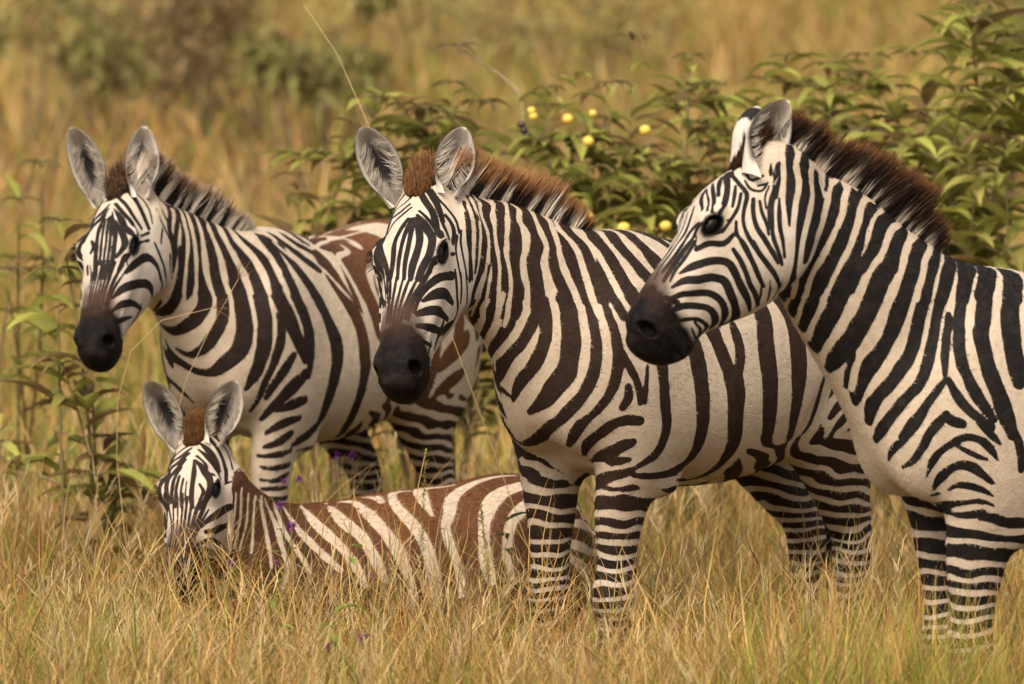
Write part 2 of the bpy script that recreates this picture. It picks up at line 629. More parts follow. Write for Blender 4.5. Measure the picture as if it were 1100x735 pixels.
def hidden_side(A, P):
    """lateral coordinate of points on the animal (negative: its right side), and their mirror images"""
    P = np.asarray(P, float)
    t, y, z = head_coords(A, P)
    i, nx, ny = A.neck.param(P)
    dh, dn, dt = A.head(P), A.neck(P), A.trunk(P)
    ishead = (dh < np.minimum(dn, dt) + .004) & (t > -.02)
    isneck = ~ishead & (dn < dt)
    side = np.where(ishead, y * A.hf, np.where(isneck, nx, P[:, 1]))
    mir = P * np.array([1, -1, 1])
    k = np.clip(np.round(i).astype(int), 0, A.neck.n - 1)
    mn = P - 2 * nx[:, None] * A.neck.R[k]
    mh = P - 2 * (y * A.hf)[:, None] * A.l
    mir = np.where(isneck[:, None], mn, mir)
    mir = np.where(ishead[:, None], mh, mir)
    return side, mir, ishead, t


def finish_strokes(A, strokes, grow, face_grow, wgrow=1.0):
    """pointed ends; stripes of the neck and back run up over the crest"""
    out = []
    for g, s in strokes:
        s = s.copy()
        t, y, z = head_coords(A, s[:, :3])
        dh, dn, dt = A.head(s[:, :3]), A.neck(s[:, :3]), A.trunk(s[:, :3])
        onhead = (dh < np.minimum(dn, dt)).mean() > .5
        s[:, 3] = s[:, 3] * ((face_grow if onhead else grow) if g == 'K' else (wgrow if not onhead else 1.0))
        if g == 'K' and not onhead: s[:, 3] += .0006
        ends = []
        for e in (0, -1):
            P = s[e:e + 1, :3] if e == 0 else s[-1:, :3]
            i, nx, ny = A.neck.param(P)
            k = int(np.clip(round(float(i[0])), 0, A.neck.n - 1))
            ext = None
            if not onhead and dn[e] < dt[e] + .02 and 2 < i[0] < A.neck.n and ny[0] > .35 * A.neck.bu[k]:
                ext = A.neck.c[k] + A.neck.U[k] * A.neck.bu[k] * 1.0
            elif not onhead and P[0, 2] > A.trunk.c[:, 2].max() + .13:
                ext = P[0] * np.array([1, 0, 1]) + np.array([0, 0, .03])
            ends.append(ext)
        if ends[0] is not None: s = np.concatenate([[np.append(ends[0], s[0, 3])], s])
        elif len(s) > 2: s[0, 3] *= .8 if onhead else .72
        if ends[1] is not None: s = np.concatenate([s, [np.append(ends[1], s[-1, 3])]])
        elif len(s) > 2: s[-1, 3] *= .8 if onhead else .72
        out.append((g, s))
    return out


def paint(p, A, V, strokes):
    """coat attributes per vertex"""
    n = len(V)
    side, _, ishead, t = hidden_side(A, V)
    solid = p.get('solid', False)
    strokes = finish_strokes(A, strokes, p.get('grow', 1.22), p.get('face_grow', 1.15), p.get('wgrow', .84))
    K = [s for g, s in strokes if g == 'K']
    W = [s for g, s in strokes if g == 'W']
    wob = vnoise(V * 30, 3) * .0025 + vnoise(V * 75, 5) * .0012
    sdk = np.full(n, .03)
    if solid:
        sdk[~ishead] = -.03
    sdw = np.full(n, .03)
    stroke_field(V, K, sdk)
    stroke_field(V, W, sdw)
    def mirrored(L):
        out = []
        for s in L:
            _, m, _, _ = hidden_side(A, s[:, :3])
            out.append(np.concatenate([m, s[:, 3:]], 1))
        return out
    gate = np.where(ishead, side < -.055, side < -.085)
    sdk2 = np.where(gate, sdk, .03); sdw2 = np.full(n, .03)
    stroke_field(V, mirrored(K), sdk2, gate)
    stroke_field(V, mirrored(W), sdw2, gate)
    sd = np.maximum(np.where(gate, sdk2, sdk), -np.where(gate, sdw2, sdw))
    # flank and haunch beyond the traced stripes
    fx = p.get('fill_x')
    if fx is not None and not solid:
        x, yy, z = V[:, 0], V[:, 1], V[:, 2]
        back = np.clip((-x - .12) / .25, 0, 1)
        u = x / .098 - back * (1.02 - z) * 5.2 + .22 * vnoise(V * 5, 81)
        fl = (np.abs((u % 1) - .5) - .27) * .095 * (1 + .2 * back)
        wfill = np.clip((fx - x) / .03, 0, 1) * (sd > .022) * (~ishead)
        sd = np.where(wfill > .5, fl, sd)
    sd = sd + wob * np.where(ishead & (t > 0.0), .35, 1.0)
    # banded legs
    for kind, s, tube in A.legs:
        m = np.where((np.abs(V - tube.c.mean(0)) < np.array([.5, .25, .75])).all(1) & (np.sign(V[:, 1]) == s))[0]
        if not len(m): continue
        thr = p.get('leg_top', {}).get(kind + ('l' if s > 0 else 'r'), .60 if kind == 'f' else .80)
        i, x, y = tube.param(V[m])
        z = V[m, 2]
        ang = np.arctan2(x, y)
        per = np.interp(z, [0, .2, .45, .6, .8, 1.0], [.021, .023, .027, .034, .055, .078])
        ph = np.interp(z, np.linspace(0, 1.1, 45), np.concatenate([[0], np.cumsum(np.diff(np.linspace(0, 1.1, 45)) / np.interp(np.linspace(.0125, 1.0875, 44), [0, .2, .45, .6, .8, 1.0], [.021, .023, .027, .034, .055, .078]))]))
        q = V[m] * np.array([9, 9, 13]) + s * 7.3 + (3 if kind == 'h' else 0)
        ph = ph + .45 * vnoise(q, 11) + .22 * vnoise(q * 2.3, 12) - y * (6 if kind == 'f' else 9) * np.clip((z - .3) / .3, 0, 1) + .3 * np.cos(ang)
        f = np.abs((ph % 1) - .5)
        duty = np.interp(z, [.35, .6], [.335, .30]) + .05 * vnoise(q * 1.4, 14)
        band = (f - duty) * per
        w = np.clip((thr + .02 * vnoise(V[m] * 12, 9) - z) / .05, 0, 1)
        sd[m] = sd[m] * (1 - w) + band * w
        hoof = np.clip((.075 - z) / .01, 0, 1)
        sd[m] = sd[m] * (1 - hoof) - .02 * hoof
    # pale belly
    T = A.trunk
    belly = np.clip((T.c[6, 2] - T.bd[6] + .03 - V[:, 2]) / .03, 0, 1) * (np.abs(V[:, 1]) < .12) * (V[:, 0] > -.4) * (V[:, 0] < .3)
    # dark muzzle
    tt, y, z = head_coords(A, V)
    edge = np.interp(z, [-.17, -.13, -.09, -.05, -.01], [.445, .435, .422, .402, .366]) + .010 * vnoise(V * 26, 21) + .010 * vnoise(V * 60, 22) + p.get('muz', 0)
    soft = np.interp(z, [-.06, -.01], [.03, .07])
    muz = np.clip((tt - edge) / soft + .5, 0, 1) * (np.abs(y) < .12) * (z > -.25)
    nose = np.clip((tt - edge + .055) / .05, 0, 1) * np.clip(1 - (tt - edge) / .085, 0, 1) * np.clip((z + .06) / .05, 0, 1) * (np.abs(y) < .12)
    # eyelids and nostrils
    lid = np.zeros(n)
    for s in (-1, 1):
        c = A.hp(.196, s * .077, -.021)
        q = V - c
        a = np.sqrt((q @ A.d / .032) ** 2 + (q @ A.n / .0225) ** 2 + (q @ A.l / .034) ** 2)
        lid = np.maximum(lid, np.clip((1.15 - a) / .25, 0, 1))
    warm = p.get('brown', 0.0) + 0 * sd
    for c, r, amt in p.get('brown_at', []):
        d = np.linalg.norm((V - np.array(c)) / np.array(r), axis=1)
        warm = np.maximum(warm, amt * np.clip(1.25 - d, 0, 1) ** .7)
    warm = warm * np.where(ishead, .15, 1)
    grime = np.clip((.55 - V[:, 2]) / .5, 0, 1)
    return dict(sd=sd, muz=np.maximum(muz, lid), nose=nose, warm=np.clip(warm, 0, 1), face=np.where(ishead, np.clip((t - .0) / .1, 0, 1), 0.0),
                belly=belly, ear=np.zeros(n))


def nodes(mat):
    mat.use_nodes = True
    nt = mat.node_tree
    for x in list(nt.nodes):
        if x.type not in ('BSDF_PRINCIPLED', 'OUTPUT_MATERIAL'): nt.nodes.remove(x)
    b = next(x for x in nt.nodes if x.type == 'BSDF_PRINCIPLED')
    return nt, b


class NB:
    """small helper for node graphs"""
    def __init__(self, name):
        self.mat = bpy.data.materials.new(name)
        self.nt, self.bsdf = nodes(self.mat)
        self.L = self.nt.links.new

    def n(self, t, **k):
        x = self.nt.nodes.new('ShaderNode' + t)
        for a, v in k.items(): setattr(x, a, v)
        return x

    def attr(self, name):
        return self.n('Attribute', attribute_name=name)

    def math(self, op, a, b=None, c=None, clamp=False):
        x = self.n('Math', operation=op, use_clamp=clamp)
        for i, v in enumerate((a, b, c)):
            if v is None: continue
            if isinstance(v, (int, float)): x.inputs[i].default_value = v
            else: self.L(v, x.inputs[i])
        return x.outputs[0]

    def mix(self, f, a, b, blend='MIX'):
        x = self.n('Mix', data_type='RGBA', blend_type=blend)
        for sock, v in ((x.inputs[0], f), (x.inputs[6], a), (x.inputs[7], b)):
            if isinstance(v, (int, float)): sock.default_value = v
            elif isinstance(v, (tuple, list)): sock.default_value = (*v[:3], 1)
            else: self.L(v, sock)
        return x.outputs[2]

    def noise(self, scale, detail=2, rough=.5, vec=None, dim='3D'):
        x = self.n('TexNoise')
        x.inputs['Scale'].default_value = scale
        x.inputs['Detail'].default_value = detail
        x.inputs['Roughness'].default_value = rough
        if vec is not None: self.L(vec, x.inputs['Vector'])
        return x

    def ramp(self, f, stops):
        x = self.n('ValToRGB')
        e = x.color_ramp.elements
        while len(e) > 1: e.remove(e[-1])
        for i, (p, c) in enumerate(stops):
            y = e[0] if i == 0 else e.new(p)
            y.position = p; y.color = (*c, 1)
        self.L(f, x.inputs[0])
        return x.outputs[0]


WHITE = (.495, .398, .298)
WHITE_FACE = (.495, .422, .348)
BLACK = (.010, .008, .0072)
BROWN = (.140, .055, .020)


def coat_material():
    g = NB('zebra coat')
    tc = g.n('TexCoord')
    ob = tc.outputs['Object']
    fine = g.noise(330, 2, .6, ob)
    mp = g.n('Mapping'); mp.inputs['Scale'].default_value = (1, 1, .35)
    g.L(ob, mp.inputs['Vector'])
    hair = g.noise(520, 1, .5, mp.outputs[0])
    mid = g.noise(38, 4, .6, ob)
    big = g.noise(5, 3, .5, ob)
    sd = g.attr('sd').outputs['Fac']
    amp = g.math('MULTIPLY_ADD', g.attr('face').outputs['Fac'], -.0034, .0045)
    e = g.math('ADD', g.math('MULTIPLY', g.math('SUBTRACT', fine.outputs['Fac'], .5), amp), sd)
    mask = g.n('MapRange', interpolation_type='SMOOTHSTEP')
    mask.inputs['From Min'].default_value = .0009; mask.inputs['From Max'].default_value = -.0009
    g.L(e, mask.inputs['Value'])
    mask = mask.outputs[0]
    white = g.mix(g.attr('face').outputs['Fac'], WHITE, WHITE_FACE)
    dirt = g.n('MapRange'); dirt.inputs['From Min'].default_value = .45; dirt.inputs['From Max'].default_value = .75
    g.L(mid.outputs['Fac'], dirt.inputs['Value'])
    white = g.mix(g.math('MULTIPLY', dirt.outputs[0], .50), white, (.36, .27, .18))
    patch = g.n('MapRange'); patch.inputs['From Min'].default_value = .4; patch.inputs['From Max'].default_value = .7
    g.L(big.outputs['Fac'], patch.inputs['Value'])
    white = g.mix(g.math('MULTIPLY', patch.outputs[0], .30), white, (.50, .40, .29))
    white = g.mix(g.attr('belly').outputs['Fac'], white, (.62, .55, .46))
    dark = g.mix(g.attr('warm').outputs['Fac'], BLACK, BROWN)
    dark = g.mix(g.math('MULTIPLY', g.attr('warm').outputs['Fac'], g.math('MULTIPLY', patch.outputs[0], .6)), dark, (.17, .068, .026))
    dark = g.mix(g.math('MULTIPLY', dirt.outputs[0], .45), dark, (.040, .028, .021))
    col = g.mix(mask, white, dark)
    mz = g.mix(dirt.outputs[0], (.0060, .0046, .0044), (.020, .014, .011))
    col = g.mix(g.attr('muz').outputs['Fac'], col, mz)
    col = g.mix(g.math('MULTIPLY', g.attr('nose').outputs['Fac'], .80), col, (.058, .029, .018))
    ear = g.attr('ear').outputs['Fac']
    col = g.mix(ear, col, g.attr('earcol').outputs['Color'])
    jit = g.n('MapRange'); jit.inputs['To Min'].default_value = .72; jit.inputs['To Max'].default_value = 1.22
    g.L(hair.outputs['Fac'], jit.inputs['Value'])
    col = g.mix(1.0, col, jit.outputs[0], 'MULTIPLY')
    g.L(col, g.bsdf.inputs['Base Color'])
    g.L(g.math('MULTIPLY_ADD', g.attr('muz').outputs['Fac'], -.12, .66), g.bsdf.inputs['Roughness'])
    g.L(g.math('MULTIPLY_ADD', g.attr('muz').outputs['Fac'], -.07, .12), g.bsdf.inputs['Specular IOR Level'])
    g.bsdf.inputs['Sheen Weight'].default_value = .0
    g.bsdf.inputs['Sheen Roughness'].default_value = .4
    bp = g.n('Bump'); bp.inputs['Strength'].default_value = .35; bp.inputs['Distance'].default_value = .004
    fold = g.noise(15, 3, .55, ob)
    hh = g.math('ADD', g.math('ADD', hair.outputs['Fac'], g.math('MULTIPLY', mid.outputs['Fac'], 1.6)), g.math('MULTIPLY', fold.outputs['Fac'], 3.0))
    g.L(hh, bp.inputs['Height'])
    g.L(bp.outputs[0], g.bsdf.inputs['Normal'])
    return g.mat

# poses and stripe paths in each animal's own coordinates (millimetres: x y z width)
POSES = {
  'middle': {'name': 'middle', 'loc': [0.39, 15.276, 0.035], 'rot': -2.26893, 'scale': 0.97, 'poll': [0.7934, -0.1501, 1.4207], 'face': [0.5682, 0.3208, -0.7578], 'dorsal': [0.906, 0.2437, 0.3462], 'head_size': 1.0119, 'neck': [[0.28, 0.0, 1.04, 0.15, 0.22, 0.24, 0.0, 0.0, 1.0], [0.42, -0.01, 1.11, 0.13, 0.195, 0.215, -0.1703, 0.0498, 0.9841], [0.54, -0.05, 1.19, 0.105, 0.165, 0.165, -0.1395, 0.0122, 0.9901], [0.65, -0.09, 1.27, 0.087, 0.128, 0.125, -0.1081, -0.0258, 0.9938], [0.71, -0.11, 1.315, 0.076, 0.09, 0.1, -0.1081, -0.0258, 0.9938]], 'ears': [{'root': [0.7466, -0.096, 1.3925], 'dir': [-0.3271, 0.0223, 0.9447], 'open': [0.6807, 0.7259, 0.0988], 'len': 0.17, 'wid': 0.098}, {'root': [0.7847, -0.2096, 1.3729], 'dir': [0.3002, -0.3285, 0.8955], 'open': [0.8221, 0.5606, 0.099], 'len': 0.1988, 'wid': 0.098}], 'legs': [['f', 0.35, 1, 0, -0.015], ['f', 0.35, -1, 0, 0.01], ['h', -0.53, 1, 0.06, -0.02], ['h', -0.59, -1, 0.0, 0.04]], 'head_fat': 1.04, 'leg_top': {'fl': 0.72, 'fr': 0.73}, 'brown': 0.1, 'grow': 1.16, 'fill_x': -0.22, 'face_grow': 1.38, 'tail_y': -0.12},
  'left': {'name': 'left', 'loc': [-0.55, 17.09, 0.0], 'rot': -2.05949, 'scale': 0.92, 'poll': [0.7776, -0.1428, 1.4225], 'face': [0.6302, 0.1908, -0.7526], 'dorsal': [0.9386, 0.0323, 0.3435], 'head_size': 0.997, 'neck': [[0.28, 0.0, 1.04, 0.15, 0.22, 0.24, 0.0, 0.0, 1.0], [0.42, -0.01, 1.11, 0.13, 0.185, 0.215, -0.1562, 0.0841, 0.9841], [0.54, -0.05, 1.19, 0.105, 0.15, 0.165, -0.1339, 0.0409, 0.9901], [0.66, -0.09, 1.27, 0.087, 0.118, 0.125, -0.1111, -0.0028, 0.9938], [0.72, -0.11, 1.315, 0.076, 0.09, 0.1, -0.1111, -0.0028, 0.9938]], 'ears': [{'root': [0.7449, -0.0803, 1.3951], 'dir': [-0.2116, -0.0606, 0.9755], 'open': [0.8278, 0.5523, 0.099], 'len': 0.204, 'wid': 0.098}, {'root': [0.7563, -0.1977, 1.3749], 'dir': [0.1748, -0.3185, 0.9317], 'open': [0.9533, 0.2858, 0.0976], 'len': 0.2298, 'wid': 0.098}], 'legs': [['f', 0.35, 1, 0, 0], ['f', 0.35, -1, 0, 0], ['h', -0.54, 1, 0, 0], ['h', -0.55, -1, 0, 0]], 'head_fat': 1.04, 'brown': 0.06, 'fill_x': -0.56, 'grow': 1.16, 'face_grow': 1.28, 'brown_at': [[[-0.3, 0.1, 1.12], [0.42, 0.5, 0.36], 1.0]]},
  'right': {'name': 'right', 'loc': [1.215, 13.97, 0.088], 'rot': -2.67035, 'scale': 0.92, 'poll': [0.9068, -0.0106, 1.5717], 'face': [0.6251, -0.0683, -0.7776], 'dorsal': [0.788, -0.1814, 0.5883], 'head_size': 0.9028, 'neck': [[0.28, 0.0, 1.05, 0.15, 0.22, 0.25, 0.0, 0.0, 1.0], [0.44, 0.0, 1.15, 0.13, 0.195, 0.235, -0.4373, 0.1228, 0.8909], [0.58, -0.005, 1.27, 0.108, 0.165, 0.19, -0.4955, 0.1566, 0.8544], [0.72, -0.01, 1.41, 0.088, 0.13, 0.14, -0.4373, 0.1228, 0.8909], [0.8, -0.015, 1.475, 0.078, 0.09, 0.11, -0.3715, 0.0855, 0.9245]], 'ears': [{'root': [0.8921, 0.0486, 1.5198], 'dir': [-0.4383, -0.0349, 0.8982], 'open': [-0.0653, 0.9927, 0.1018], 'len': 0.2003, 'wid': 0.112}, {'root': [0.8729, -0.0573, 1.5346], 'dir': [-0.4247, -0.2802, 0.8609], 'open': [-0.7085, -0.6979, 0.1048], 'len': 0.166, 'wid': 0.074}], 'legs': [['f', 0.34, 1, 0, -0.01], ['f', 0.3, -1, 0, 0.06], ['h', -0.54, 1, 0, 0], ['h', -0.55, -1, 0, 0]], 'grow': 1.15, 'fill_x': 0.19, 'face_grow': 1.55, 'leg_fat': 1.03, 'leg_top': {'fl': 0.78, 'fr': 0.8}, 'head_fat': 1.18},
  'foal': {'name': 'foal', 'loc': [-0.362, 16.0, 0.02], 'rot': -2.87979, 'scale': 0.76, 'poll': [0.5976, 0.1396, 0.9635], 'face': [0.2338, 0.5498, -0.8019], 'dorsal': [0.5414, 0.7856, 0.2996], 'head_size': 0.9885, 'neck': [[0.22, 0.0, 0.49, 0.14, 0.19, 0.2, 0.0, 0.0, 1.0], [0.32, 0.03, 0.55, 0.12, 0.155, 0.17, -0.301, -0.0181, 0.9535], [0.4, 0.08, 0.65, 0.1, 0.125, 0.145, -0.3811, 0.0064, 0.9245], [0.46, 0.13, 0.73, 0.082, 0.1, 0.115, -0.4533, 0.0292, 0.8909], [0.5, 0.15, 0.8, 0.07, 0.07, 0.09, -0.4533, 0.0292, 0.8909]], 'ears': [{'root': [0.532, 0.1469, 0.9347], 'dir': [-0.3484, 0.0144, 0.9372], 'open': [0.1606, 0.982, 0.099], 'len': 0.2153, 'wid': 0.115}, {'root': [0.6248, 0.088, 0.9213], 'dir': [0.4389, -0.0456, 0.8974], 'open': [0.4411, 0.8921, 0.0976], 'len': 0.2364, 'wid': 0.115}], 'legs': [], 'drop': 0.5, 'solid': True, 'brown': 0.42, 'brown_at': [[[-0.15, 0, 0.75], [0.55, 0.6, 0.35], 0.85]], 'wgrow': 1.15, 'face_grow': 1.35, 'trunk_dz': {'2': 0.02, '3': 0.01, '4': 0.0, '5': -0.05, '6': -0.08, '7': -0.08, '8': -0.08}, 'head_fat': 1.2, 'folded': [[[[-0.42, 0.2, 0.42, 0.1, 0.16], [-0.28, 0.27, 0.28, 0.09, 0.13], [-0.22, 0.29, 0.16, 0.07, 0.09], [-0.35, 0.3, 0.08, 0.05, 0.06], [-0.58, 0.27, 0.06, 0.045, 0.055]], 0.06], [[[0.36, 0.13, 0.3, 0.08, 0.1], [0.42, 0.17, 0.16, 0.06, 0.07], [0.4, 0.19, 0.08, 0.05, 0.05], [0.18, 0.2, 0.05, 0.04, 0.04]], 0.05]]},
}
